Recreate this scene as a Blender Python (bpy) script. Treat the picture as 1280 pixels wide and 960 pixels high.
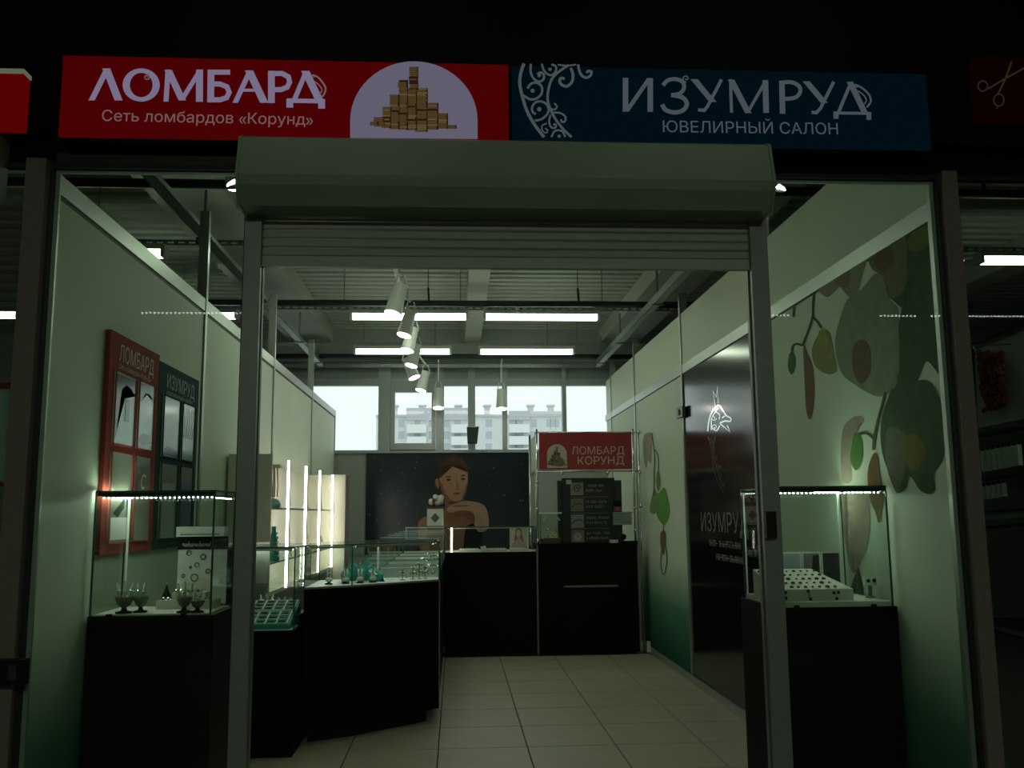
import bpy, bmesh, math, random
from mathutils import Vector, Matrix
from mathutils.geometry import delaunay_2d_cdt
random.seed(7)
for o in list(bpy.data.objects): bpy.data.objects.remove(o)
SC = bpy.context.scene
COL = SC.collection
# ------------------------------------------------------------------ camera
FPX = 1141.77
CAM = Vector((0.0, -3.85, 1.55))
ROT = Matrix(((0.998119, 0.000603, -0.061299), (-0.060561, -0.141020, -0.988153), (-0.009240, 0.990007, -0.140719)))
_x = Vector(ROT[0]).normalized(); _u = Vector(ROT[2]); _u = (_u - _x * _u.dot(_x)).normalized(); _y = _u.cross(_x)
ROT = Matrix((_x, _y, _u))          # rows: world X, Y, Z in camera axes
cam_d = bpy.data.cameras.new('camera'); cam_d.sensor_width = 36; cam_d.lens = FPX / 1280 * 36
cam_d.clip_start = 0.05; cam_d.clip_end = 500
cam = bpy.data.objects.new('camera', cam_d); COL.objects.link(cam)
cam.matrix_world = Matrix.Translation(CAM) @ ROT.to_4x4()
SC.camera = cam
# ------------------------------------------------------------------ world: plain overcast winter sky
W = bpy.data.worlds.new('sky'); SC.world = W; W.use_nodes = True
bg = W.node_tree.nodes['Background']; bg.inputs[0].default_value = (0.86, 0.97, 0.94, 1); bg.inputs[1].default_value = 1.15
# ------------------------------------------------------------------ exposure
SC.view_settings.view_transform = 'Standard'; SC.view_settings.look = 'None'
SC.view_settings.exposure = 0.0; SC.view_settings.gamma = 1.0; SC.view_settings.use_curve_mapping = False
LAMP_STRENGTH = 8.0
LAMP_COL = (0.84, 1.0, 0.74)
LED_COL = (0.93, 1.0, 0.90)
HALL_AND_FILL_LAMP = 16.0

# ------------------------------------------------------------------ rays through photo points, used to read real positions off planes
def _ray(px, py): return ROT @ Vector((px - 640, -(py - 480), -FPX))
def at(px, py, y):
    r = _ray(px, py); return CAM + r * ((y - CAM.y) / r.y)
def atx(px, py, x):
    r = _ray(px, py); return CAM + r * ((x - CAM.x) / r.x)
def atz(px, py, z):
    r = _ray(px, py); return CAM + r * ((z - CAM.z) / r.z)

# ------------------------------------------------------------------ materials
MATS = {}
def mat(name, col, rough=0.5, metal=0.0, noise=0.0, nscale=8.0, bump=0.0, spec=0.5, wood=None):
    if name in MATS: return MATS[name]
    m = bpy.data.materials.new(name); m.use_nodes = True; nt = m.node_tree; n = nt.nodes; b = n['Principled BSDF']
    b.inputs['Base Color'].default_value = (*col, 1); b.inputs['Roughness'].default_value = rough
    b.inputs['Metallic'].default_value = metal; b.inputs['Specular IOR Level'].default_value = spec
    if noise or bump or wood:
        tc = n.new('ShaderNodeTexCoord'); mp = n.new('ShaderNodeMapping'); nz = n.new('ShaderNodeTexNoise')
        nt.links.new(tc.outputs['Object'], mp.inputs[0]); nt.links.new(mp.outputs[0], nz.inputs['Vector'])
        nz.inputs['Scale'].default_value = nscale; nz.inputs['Detail'].default_value = 4
        if wood: mp.inputs['Scale'].default_value = wood
        mx = n.new('ShaderNodeMix'); mx.data_type = 'RGBA'
        k = noise or 0.0
        mx.inputs[6].default_value = (*[c * (1 - k) for c in col], 1); mx.inputs[7].default_value = (*[min(1, c * (1 + k)) for c in col], 1)
        nt.links.new(nz.outputs['Fac'], mx.inputs[0]); nt.links.new(mx.outputs[2], b.inputs['Base Color'])
        if bump:
            bp = n.new('ShaderNodeBump'); bp.inputs['Strength'].default_value = bump; bp.inputs['Distance'].default_value = 0.01
            nt.links.new(nz.outputs['Fac'], bp.inputs['Height']); nt.links.new(bp.outputs[0], b.inputs['Normal'])
    MATS[name] = m; return m
def emit(name, col, s, sampled=True):
    if name in MATS: return MATS[name]
    m = bpy.data.materials.new(name); m.use_nodes = True; nt = m.node_tree; nt.nodes.clear()
    e = nt.nodes.new('ShaderNodeEmission'); o = nt.nodes.new('ShaderNodeOutputMaterial')
    e.inputs[0].default_value = (*col, 1); e.inputs[1].default_value = s; nt.links.new(e.outputs[0], o.inputs[0])
    if not sampled: m.cycles.emission_sampling = 'NONE'
    MATS[name] = m; return m
def glassmat(name, tint, refl=1.0, ior=1.45):
    if name in MATS: return MATS[name]
    m = bpy.data.materials.new(name); m.use_nodes = True; nt = m.node_tree; nt.nodes.clear(); n = nt.nodes
    t = n.new('ShaderNodeBsdfTransparent'); t.inputs[0].default_value = (*tint, 1)
    g = n.new('ShaderNodeBsdfGlossy'); g.inputs['Roughness'].default_value = 0.0; g.inputs[0].default_value = (refl, refl, refl, 1)
    f = n.new('ShaderNodeFresnel'); f.inputs[0].default_value = ior; ge = n.new('ShaderNodeNewGeometry'); mu_ = n.new('ShaderNodeMath'); mu_.operation = 'SUBTRACT'; mu_.use_clamp = True; x = n.new('ShaderNodeMixShader'); o = n.new('ShaderNodeOutputMaterial')
    nt.links.new(f.outputs[0], mu_.inputs[0]); nt.links.new(ge.outputs['Backfacing'], mu_.inputs[1]); nt.links.new(mu_.outputs[0], x.inputs[0]); nt.links.new(t.outputs[0], x.inputs[1]); nt.links.new(g.outputs[0], x.inputs[2]); nt.links.new(x.outputs[0], o.inputs[0])
    MATS[name] = m; return m
GLASS = glassmat('shop_glass', (0.93, 0.97, 0.94), 0.9)
CGLASS = glassmat('case_glass', (0.95, 0.985, 0.965), 0.8)
WGLASS = glassmat('window_glass', (0.96, 0.98, 0.97), 0.8)
GEDGE = mat('glass_edge', (0.03, 0.10, 0.075), 0.2)
GLIT = mat('glass_edge_clear', (0.55, 0.72, 0.65), 0.2)
WALL = mat('wall_panel', (0.70, 0.77, 0.62), 0.55, noise=0.05, nscale=3, spec=0.25)
ALU = mat('aluminium', (0.42, 0.45, 0.42), 0.38, 0.6, noise=0.06, nscale=20)
ALUD = mat('grey_frame', (0.20, 0.22, 0.205), 0.45, 0.3, noise=0.12, nscale=30)
POSTM = mat('brown_post', (0.17, 0.135, 0.12), 0.55, 0.1, noise=0.2, nscale=40)
SEAL = mat('black_seal', (0.006, 0.006, 0.006), 0.6)
BLACK = mat('black_header', (0.0035, 0.004, 0.0035), 0.7, noise=0.2, nscale=6, spec=0.08)
SHUT = mat('shutter_paint', (0.19, 0.235, 0.17), 0.42, 0.0, noise=0.08, nscale=5)
SLATM = mat('shutter_slat', (0.38, 0.40, 0.34), 0.5, 0.0, noise=0.1, nscale=10)
DECK = mat('deck_steel', (0.50, 0.53, 0.46), 0.5, 0.15, noise=0.06, nscale=2)
BEAM = mat('beam_paint', (0.52, 0.55, 0.47), 0.55, noise=0.05, nscale=2)
PIPE = mat('dark_pipe', (0.035, 0.04, 0.038), 0.5, 0.3)
GALV = mat('galvanised', (0.30, 0.33, 0.32), 0.45, 0.7, noise=0.15, nscale=25)
TILE = mat('floor_tile', (0.46, 0.44, 0.33), 0.45, noise=0.14, nscale=5, bump=0.05)
GROUT = mat('grout', (0.09, 0.09, 0.07), 0.9)
HALLF = mat('hall_floor', (0.10, 0.10, 0.09), 0.5)
HALLW = mat('hall_wall', (0.10, 0.11, 0.10), 0.8, noise=0.1, nscale=2)
WENGE = mat('wenge_board', (0.0065, 0.0048, 0.0042), 0.55, noise=0.4, nscale=6, wood=(1, 1, 14), spec=0.08)
WENGEE = mat('board_edging', (0.22, 0.21, 0.19), 0.4)
OAK = mat('pale_oak', (0.56, 0.53, 0.43), 0.55, noise=0.12, nscale=5, wood=(6, 6, 1))
OAKD = mat('grey_oak', (0.16, 0.15, 0.125), 0.6, noise=0.15, nscale=5, wood=(6, 6, 1))
WHITE = mat('white_plastic', (0.68, 0.70, 0.66), 0.4)
CREAM = mat('cream_leatherette', (0.55, 0.53, 0.44), 0.6, noise=0.05)
PAPER = mat('paper', (0.62, 0.65, 0.60), 0.7)
RED = mat('red_board', (0.34, 0.06, 0.045), 0.75, noise=0.08, spec=0.08)
DGREEN = mat('dark_green_board', (0.022, 0.06, 0.058), 0.75, noise=0.1, spec=0.08)
TEAL = mat('teal_velvet', (0.03, 0.30, 0.25), 0.6, noise=0.15, nscale=20)
TEALD = mat('teal_tray', (0.015, 0.12, 0.095), 0.6, noise=0.15, nscale=20)
SILVER = mat('silver', (0.75, 0.76, 0.74), 0.18, 1.0)
SMOKE = mat('smoky_acrylic', (0.13, 0.14, 0.12), 0.12)
CLEAR = mat('frosted_acrylic', (0.50, 0.53, 0.47), 0.12)
GOLD = mat('gold', (0.62, 0.45, 0.16), 0.25, 1.0)
CHROME = mat('chrome', (0.62, 0.65, 0.63), 0.15, 1.0)
BLK = mat('black_plastic', (0.008, 0.008, 0.008), 0.5, spec=0.2)
LAMPM = emit('fluorescent', LAMP_COL, LAMP_STRENGTH)
LEDM = emit('led', LED_COL, 9.0)
LEDC = emit('led_window_case', (0.85, 1.0, 0.80), 46.0)
LEDV = emit('led_shelf', (1.0, 1.0, 0.84), 16.0)
DOTM = emit('led_dots', (0.9, 1.0, 1.0), 12.0, False)
SPOTM = emit('spot_lens', (1.0, 0.98, 0.86), 16.0)

# ------------------------------------------------------------------ mesh builder
class B:
    def __init__(s): s.v = []; s.f = []; s.m = []; s.mi = 0
    def add(s, vs, fs):
        k = len(s.v); s.v += [Vector(p) for p in vs]; s.f += [[k + i for i in f] for f in fs]; s.m += [s.mi] * len(fs); return s
    def box(s, x0, x1, y0, y1, z0, z1):
        return s.add([(x0,y0,z0),(x1,y0,z0),(x1,y1,z0),(x0,y1,z0),(x0,y0,z1),(x1,y0,z1),(x1,y1,z1),(x0,y1,z1)],
                     [(3,2,1,0),(4,5,6,7),(0,1,5,4),(1,2,6,5),(2,3,7,6),(3,0,4,7)])
    def bar(s, a, b, w, h=None, up=(0,0,1)):          # box beam from a to b
        a = Vector(a); b = Vector(b); h = h or w; d = (b - a).normalized(); up = Vector(up)
        if abs(d.dot(up)) > 0.98: up = Vector((0, 1, 0))
        r = d.cross(up).normalized(); u = r.cross(d)
        vs = []
        for p in (a, b):
            for i, j in ((-1,-1),(1,-1),(1,1),(-1,1)): vs.append(p + r * (i * w / 2) + u * (j * h / 2))
        return s.add(vs, [(3,2,1,0),(4,5,6,7),(0,1,5,4),(1,2,6,5),(2,3,7,6),(3,0,4,7)])
    def tube(s, a, b, r, n=8, r2=None):
        a = Vector(a); b = Vector(b); r2 = r if r2 is None else r2; d = (b - a).normalized()
        up = Vector((0,0,1)) if abs(d.z) < 0.95 else Vector((1,0,0)); x = d.cross(up).normalized(); y = x.cross(d)
        vs = [a + (x * math.cos(t) + y * math.sin(t)) * r for t in [2*math.pi*i/n for i in range(n)]] + [b + (x * math.cos(t) + y * math.sin(t)) * r2 for t in [2*math.pi*i/n for i in range(n)]]
        return s.add(vs, [(i, (i+1) % n, n + (i+1) % n, n + i) for i in range(n)] + [list(range(n))[::-1], list(range(n, 2*n))])
    def path(s, pts, r, n=6):
        for a, b in zip(pts, pts[1:]): s.tube(a, b, r, n)
        return s
    def lathe(s, c, prof, n=12):
        c = Vector(c); vs = []; fs = []
        for (r, z) in prof:
            for i in range(n):
                t = 2*math.pi*i/n; vs.append(c + Vector((r*math.cos(t), r*math.sin(t), z)))
        for k in range(len(prof)-1):
            for i in range(n): fs.append((k*n+i, k*n+(i+1)%n, (k+1)*n+(i+1)%n, (k+1)*n+i))
        fs += [list(range(n))[::-1], list(range((len(prof)-1)*n, len(prof)*n))]
        return s.add(vs, fs)
    def ball(s, c, r, n=8, sx=1, sy=1, sz=1):
        c = Vector(c); vs = [c + Vector((0,0,-r*sz))]; fs = []; R = n // 2
        for k in range(1, R):
            a = -math.pi/2 + math.pi*k/R
            for i in range(n):
                t = 2*math.pi*i/n; vs.append(c + Vector((r*sx*math.cos(a)*math.cos(t), r*sy*math.cos(a)*math.sin(t), r*sz*math.sin(a))))
        vs.append(c + Vector((0,0,r*sz))); L = len(vs)-1
        for i in range(n):
            fs.append((0, 1+(i+1)%n, 1+i)); fs.append((L, L-n+i, L-n+(i+1)%n))
        for k in range(R-2):
            for i in range(n): fs.append((1+k*n+i, 1+k*n+(i+1)%n, 1+(k+1)*n+(i+1)%n, 1+(k+1)*n+i))
        return s.add(vs, fs)
    def prism_x(s, prof, x0, x1):                    # profile of (y,z) swept along x
        n = len(prof); vs = [(x0,y,z) for y,z in prof] + [(x1,y,z) for y,z in prof]
        return s.add(vs, [(i,(i+1)%n,n+(i+1)%n,n+i) for i in range(n)] + [list(range(n))[::-1], list(range(n,2*n))])
    def prism_z(s, poly, z0, z1):
        n = len(poly); vs = [(x,y,z0) for x,y in poly] + [(x,y,z1) for x,y in poly]
        return s.add(vs, [(i,(i+1)%n,n+(i+1)%n,n+i) for i in range(n)] + [list(range(n))[::-1], list(range(n,2*n))])
    def poly(s, pts): return s.add(pts, [list(range(len(pts)))])
    def fan(s, pts):                                  # flat shape seen from its middle
        c = sum((Vector(p) for p in pts), Vector()) / len(pts); n = len(pts)
        return s.add([c] + list(pts), [(0, 1+i, 1+(i+1)%n) for i in range(n)])
    def hstroke(s, fn, a, b, w):                      # straight letter stroke with level ends
        return s.add([fn(a[0]-w/2, a[1]), fn(a[0]+w/2, a[1]), fn(b[0]+w/2, b[1]), fn(b[0]-w/2, b[1])], [(0,1,2,3)])
    def ribbon(s, fn, pts, w):                        # stroke of width w along a 2D polyline, put on a surface by fn
        P = [Vector(p) for p in pts]; n = len(P); ws = w if isinstance(w, (list, tuple)) else [w]*n; L = []; R = []
        for i in range(n):
            d0 = (P[i]-P[i-1]).normalized() if i else None; d1 = (P[i+1]-P[i]).normalized() if i < n-1 else None
            if d0 is None: t = d1; k = 1
            elif d1 is None: t = d0; k = 1
            else:
                t = d0 + d1
                if t.length < 1e-6: t = d1
                t.normalize(); k = 1/max(0.5, t.dot(d1))
            nn = Vector((-t.y, t.x)) * (ws[i]/2*k); L.append(P[i]+nn); R.append(P[i]-nn)
        vs = [fn(p.x, p.y) for p in L] + [fn(p.x, p.y) for p in R]
        return s.add(vs, [(i, i+1, n+i+1, n+i) for i in range(n-1)])
    def build(s, name, material, parent=None, smooth=False, kind=None, label=None):
        off = parent['_loc'] if parent is not None and '_loc' in parent else (0,0,0); off = Vector(off)
        me = bpy.data.meshes.new(name); me.from_pydata([tuple(p - off) for p in s.v], [], s.f)
        ms = material if isinstance(material, (list, tuple)) else [material]
        for m in ms: me.materials.append(m)
        for p, i in zip(me.polygons, s.m): p.material_index = i; p.use_smooth = smooth
        me.update(); bm = bmesh.new(); bm.from_mesh(me); bmesh.ops.recalc_face_normals(bm, faces=bm.faces); bm.to_mesh(me); bm.free()
        o = bpy.data.objects.new(name, me); COL.objects.link(o)
        if parent is not None: o.parent = parent; o['_loc'] = list(off)
        if kind: o['kind'] = kind
        if label: o['label'] = label
        return o
def build_each(bd, name, material, parent, smooth=False):   # every separate piece becomes a part of its own
    out = []; n = len(bd.v); root = list(range(n))
    def find(i):
        while root[i] != i: root[i] = root[root[i]]; i = root[i]
        return i
    for f in bd.f:
        for i in f[1:]: root[find(i)] = find(f[0])
    grp = {}
    for f, m in zip(bd.f, bd.m): grp.setdefault(find(f[0]), []).append((f, m))
    for fs in grp.values():
        idx = sorted({i for f, _ in fs for i in f}); mp = {i: k for k, i in enumerate(idx)}; q = B(); q.v = [bd.v[i] for i in idx]; q.f = [[mp[i] for i in f] for f, _ in fs]; q.m = [m for _, m in fs]
        out.append(q.build(name, material, parent, smooth))
    return out
def scribble(bd, fn, x0, x1, h, seed, pitch=0.7):        # letter-like marks too small to read
    rnd = random.Random(seed); x = x0
    while x < x1:
        w = h*pitch*rnd.uniform(.7, 1.2); k = rnd.randrange(4); t = h*.13
        if rnd.random() < .1: x += w; continue
        bd.ribbon(fn, [(x, 0), (x, h)], t)
        if k != 1: bd.ribbon(fn, [(x+w*.6, 0), (x+w*.6, h*rnd.choice((1, 1, .6)))], t)
        if k in (0, 2): bd.ribbon(fn, [(x, h*.95), (x+w*.6, h*.95)], t)
        if k in (1, 2, 3): bd.ribbon(fn, [(x, h*.5), (x+w*.6, h*.5)], t)
        x += w
def smooth_pts(pts, k=4, closed=True):               # Catmull-Rom
    P = [Vector(p) for p in pts]; n = len(P); out = []
    rng = range(n) if closed else range(n-1)
    for i in rng:
        p0 = P[(i-1)%n] if closed or i else P[i]; p1 = P[i]; p2 = P[(i+1)%n]; p3 = P[(i+2)%n] if closed or i+2 < n else p2
        for j in range(k):
            t = j/k; out.append(0.5*((2*p1)+(-p0+p2)*t+(2*p0-5*p1+4*p2-p3)*t*t+(-p0+3*p1-3*p2+p3)*t**3))
    if not closed: out.append(P[-1])
    return out
def ell(cx, cy, rx, ry, n=20, a0=0, a1=2*math.pi):
    return [(cx+rx*math.cos(a0+(a1-a0)*i/n), cy+ry*math.sin(a0+(a1-a0)*i/n)) for i in range(n if abs(a1-a0) > 6.28 else n+1)]
def thing(name, label, cat, loc, group=None):
    o = bpy.data.objects.new(name, None); o.empty_display_size = 0.05; COL.objects.link(o); o.location = loc; o['_loc'] = list(loc)
    o['label'] = label; o['category'] = cat
    if group: o['group'] = group
    return o
def struct_root(name, loc=(0,0,0)):
    o = bpy.data.objects.new(name, None); o.empty_display_size = 0.05; COL.objects.link(o); o.location = loc; o['_loc'] = list(loc); o['kind'] = 'structure'; return o
def tag(o, label, cat, group=None):
    o['label'] = label; o['category'] = cat
    if group: o['group'] = group
    return o
def copy_tree(o, parent=None):
    c = o.copy(); COL.objects.link(c)
    if parent is not None: c.parent = parent
    for ch in list(o.children): copy_tree(ch, c)
    return c
def text(name, body, origin, u, v, height, material, parent, align='LEFT', bold=0.0, width=None, shear=0.0):
    cu = bpy.data.curves.new('t', 'FONT'); cu.body = body; cu.align_x = align; cu.resolution_u = 3; cu.offset = bold; cu.shear = shear; cu.fill_mode = 'NONE'
    ob = bpy.data.objects.new('t', cu); me = ob.to_mesh()
    u = Vector(u).normalized(); v = Vector(v).normalized(); origin = Vector(origin); b = B()
    xs = [p.co.x for p in me.vertices]; w0 = max(xs)-min(xs); k = height/0.72; kx = (width/w0) if width else k
    vs = [p.co.to_2d() for p in me.vertices]; es = [tuple(e.vertices) for e in me.edges]; seg = [(vs[i], vs[j]) for i, j in es]
    rv, _, rf, _, _, _ = delaunay_2d_cdt(vs, es, [], 0, 1e-6); b.v = [origin + u*(p.x*kx) + v*(p.y*k) for p in rv]
    for f in rf:
        c = (rv[f[0]]+rv[f[1]]+rv[f[2]])/3; ins = False
        for p, q in seg:
            if (p.y > c.y) != (q.y > c.y) and c.x < (q.x-p.x)*(c.y-p.y)/(q.y-p.y)+p.x: ins = not ins
        if ins: b.f.append(list(f))
    b.m = [0]*len(b.f)
    ob.to_mesh_clear(); bpy.data.objects.remove(ob); bpy.data.curves.remove(cu)
    return b.build(name, material, parent)
# ================================================================== STRUCTURE
XL, XR, YB = -1.715, 2.165, 9.25
# floor: slab with single tiles in the shop
fl = B().box(-8, 9, -9.5, YB+0.3, -0.2, -0.012).build('floor', [GROUT]); fl['kind'] = 'structure'
B().box(-8, 9, -9.5, -0.06, -0.012, 0.0).build('hall_paving', HALLF, fl)
B().box(-8, XL-0.1, -0.06, YB, -0.012, 0.0).build('neighbour_paving', HALLF, fl)
B().box(XR+0.12, 9, -0.06, YB, -0.012, 0.0).build('neighbour_paving', HALLF, fl)
tx0, ty0, tw, tl = 0.478, 2.55, 0.597, 0.61
cache = {}
for i in range(-4, 4):
    for j in range(-5, 12):
        x0 = tx0 + i*tw; x1 = min(x0 + tw, XR-0.002); y0 = ty0 + j*tl; y1 = min(y0 + tl, YB-0.02)
        x0 = max(x0, XL+0.002); y0 = max(y0, -0.055)
        if x1 - x0 < 0.05 or y1 - y0 < 0.05: continue
        key = (round(x1-x0, 3), round(y1-y0, 3)); g = 0.0035
        if key not in cache:
            b = B(); w, l = key
            b.add([(g,g,-0.012),(w-g,g,-0.012),(w-g,l-g,-0.012),(g,l-g,-0.012),(g+.002,g+.002,0),(w-g-.002,g+.002,0),(w-g-.002,l-g-.002,0),(g+.002,l-g-.002,0)],
                  [(4,5,6,7),(0,1,5,4),(1,2,6,5),(2,3,7,6),(3,0,4,7)])
            o = b.build('tile', TILE, fl); cache[key] = o.data
        else:
            o = bpy.data.objects.new('tile', cache[key]); COL.objects.link(o); o.parent = fl
        o.location = (x0, y0, 0)
# ceiling: trapezoid steel deck, ribs across the shop
cl = struct_root('ceiling')
b = B(); zc = 4.22; y = -0.3; prof = []
while y < YB+0.2:
    prof += [(y, zc), (y+0.09, zc), (y+0.105, zc+0.06), (y+0.175, zc+0.06)]; y += 0.19
for (ya, za), (yb, zb) in zip(prof, prof[1:]): b.add([(-8,ya,za),(9,ya,za),(9,yb,zb),(-8,yb,zb)], [(0,1,2,3)])
b.build('steel_deck', DECK, cl)
B().box(-8, 9, -9.6, YB+0.3, 5.2, 5.3).build('roof_slab', BLACK, cl)
for x0, x1 in ((0.13, 0.35), (-2.35, -1.76), (2.10, 2.65), (-5.4, -5.1), (5.6, 5.9)):
    B().box(x0, x1, -0.02, YB, 3.98 if x1 < 0.5 and x0 > 0 else 4.0, zc-0.001).build('beam', BEAM, cl)
# outer shell of the hall
for nm, bx in (('wall_hall_left', (-8.1,-8,-9.5,YB,0,5.2)), ('wall_hall_right', (9,9.1,-9.5,YB,0,5.2)), ('wall_hall_front', (-8,9,-9.6,-9.5,0,5.2))):
    o = B().box(*bx).build(nm, HALLW); o['kind'] = 'structure'
# back wall with the ribbon window
zs, zt = 2.45, 3.40; wx0, wx1 = -2.75, 2.62
GREYW = mat('back_wall_paint', (0.33, 0.36, 0.34), 0.6, noise=0.05)
b = B(); b.box(-8, 9, YB, YB+0.25, 0, zs); b.box(-8, wx0, YB, YB+0.25, zs, 5.2); b.box(wx1, 9, YB, YB+0.25, zs, 5.2); b.box(wx0, wx1, YB, YB+0.25, 3.72, 5.2)
wb = b.build('wall_back', GREYW); wb['kind'] = 'structure'
WF = mat('window_frame', (0.34, 0.37, 0.37), 0.45)
def px_x(px, py=520): return at(px, py, YB+0.05).x
mulls = [(473, 488), (545, 555), (585, 594), (628, 634), (703, 708)]
edges = [wx0] + [v for a, c in mulls for v in (px_x(a), px_x(c))] + [wx1]
wn = 1
panes = [(edges[i], edges[i+1]) for i in range(0, len(edges), 2)]
for i, (a, c) in enumerate(panes):
    w = struct_root('window_%d' % wn, ((a+c)/2, YB, zs)); wn += 1
    B().box(a, c, YB+0.10, YB+0.108, zs+0.02, zt).build('pane', WGLASS, w)
    B().box(a, c, YB+0.09, YB+0.108, zt+0.10, 3.68).build('transom_panel', mat('transom_panel', (0.30, 0.33, 0.33), 0.08, spec=0.6), w)
    b = B(); b.box(a, c, YB+0.06, YB+0.15, zs, zs+0.02); b.box(a, c, YB+0.04, YB+0.15, zt, zt+0.10); b.box(a, c, YB+0.06, YB+0.15, 3.66, 3.72)
    b.build('window_frame', WF, w)
    if i == 1:   # the opening sash
        b = B(); ca, cc = a+0.005, c-0.005; z0, z1 = zs+0.02, zt; t = 0.095
        b.box(ca, cc, YB+0.03, YB+0.14, z0, z0+t); b.box(ca, cc, YB+0.03, YB+0.14, z1-t, z1); b.box(ca, ca+t*.6, YB+0.03, YB+0.14, z0+t, z1-t); b.box(cc-t*.6, cc, YB+0.03, YB+0.14, z0+t, z1-t)
        b.build('sash_frame', WF, w)
    if i < len(mulls):
        m0, m1 = edges[2*i+1], edges[2*i+2]
        B().box(m0, m1, YB+0.02, YB+0.16, zs, 3.70).build('mullion', WF, w)
    if False:  # stepped bracket under the head
        b = B(); b.box(a, a+0.05, YB+0.03, YB+0.10, zt-0.06, zt); b.box(c-0.06, c, YB+0.03, YB+0.10, zt-0.05, zt); b.build('corner_bracket', WF, w)
o = B().box(wx0, wx1, YB-0.05, YB+0.1, zs-0.03, zs).build('trim_1', WF); o['kind'] = 'structure'

# side partitions of the shop: aluminium frame and laminate panels
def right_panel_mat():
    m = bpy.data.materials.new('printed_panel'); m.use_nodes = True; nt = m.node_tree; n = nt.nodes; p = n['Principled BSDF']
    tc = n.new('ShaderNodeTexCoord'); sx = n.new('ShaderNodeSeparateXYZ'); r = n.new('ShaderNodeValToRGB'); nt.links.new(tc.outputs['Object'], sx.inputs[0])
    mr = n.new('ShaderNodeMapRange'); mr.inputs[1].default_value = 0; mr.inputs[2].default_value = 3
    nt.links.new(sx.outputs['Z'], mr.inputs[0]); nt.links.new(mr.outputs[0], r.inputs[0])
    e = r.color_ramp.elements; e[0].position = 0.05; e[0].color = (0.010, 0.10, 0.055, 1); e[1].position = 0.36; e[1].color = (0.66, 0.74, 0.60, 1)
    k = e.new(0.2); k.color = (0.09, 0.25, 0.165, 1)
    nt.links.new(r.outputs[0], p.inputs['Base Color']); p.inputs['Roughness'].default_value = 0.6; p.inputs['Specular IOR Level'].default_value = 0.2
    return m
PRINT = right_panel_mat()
GBLACK = mat('black_gloss_print', (0.008, 0.010, 0.010), 0.14, spec=0.6)
wl = struct_root('wall_left')
B().box(XL-0.06, XL-0.02, 0.0, YB, 0.0, 3.0).build('core', WALL, wl)
lp = [0.05, 2.42, 4.82, 7.15, YB-0.02]
for a, c in zip(lp, lp[1:]):
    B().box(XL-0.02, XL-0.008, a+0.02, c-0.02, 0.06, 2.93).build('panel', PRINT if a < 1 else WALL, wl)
b = B(); b.box(XL-0.06, XL, 0.0, YB, 2.945, 3.03); b.build('top_rail', ALU, wl)
B().box(XL-0.06, XL-0.001, 0.0, YB, 0.0, 0.06).build('bottom_rail', ALU, wl)
for p in lp: B().box(XL-0.06, XL+0.004, p-0.022, p+0.022, 0.0, 3.66 if 1 < p < 8.8 else 3.03).build('upright', ALU, wl)
b = B()
for a, c in zip(lp, lp[1:]):
    b.box(XL-0.019, XL-0.0075, a+0.022, c-0.022, 2.925, 2.944); b.box(XL-0.019, XL-0.0075, a+0.022, a+0.03, 0.06, 2.93); b.box(XL-0.019, XL-0.0075, c-0.03, c-0.022, 0.06, 2.93)
b.build('gasket', SEAL, wl)
wr = struct_root('wall_right')
B().box(XR+0.02, XR+0.07, 0.0, YB, 0.0, 3.45).build('core', WALL, wr)
rp = [0.05, 2.36, 4.72, 7.05, YB-0.5]
for i, (a, c) in enumerate(zip(rp, rp[1:])):
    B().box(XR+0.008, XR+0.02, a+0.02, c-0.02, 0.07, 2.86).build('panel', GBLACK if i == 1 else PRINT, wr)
    B().box(XR+0.008, XR+0.02, a+0.02, c-0.02, 2.95, 3.45).build('upper_panel', WALL, wr)
B().box(XR, XR+0.07, 0.0, YB, 2.865, 2.95).build('rail', ALU, wr)
for p in rp: B().box(XR-0.004, XR+0.07, p-0.022, p+0.022, 0.0, 3.66 if p > 1 else 3.45).build('upright', ALU, wr)
b = B()
for a, c in zip(rp, rp[1:]): b.box(XR+0.0075, XR+0.019, a+0.022, c-0.022, 2.853, 2.866)
b.build('gasket', SEAL, wr)
o = B().box(XR-0.012, XR+0.004, 0.0, YB, 0.0, 0.07).build('baseboard_right', ALU); o['kind'] = 'structure'
B().box(XR-0.05, XR-0.012, 6.47, 6.56, 0.02, 0.13).build('floor_socket', WHITE, o)

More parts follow.
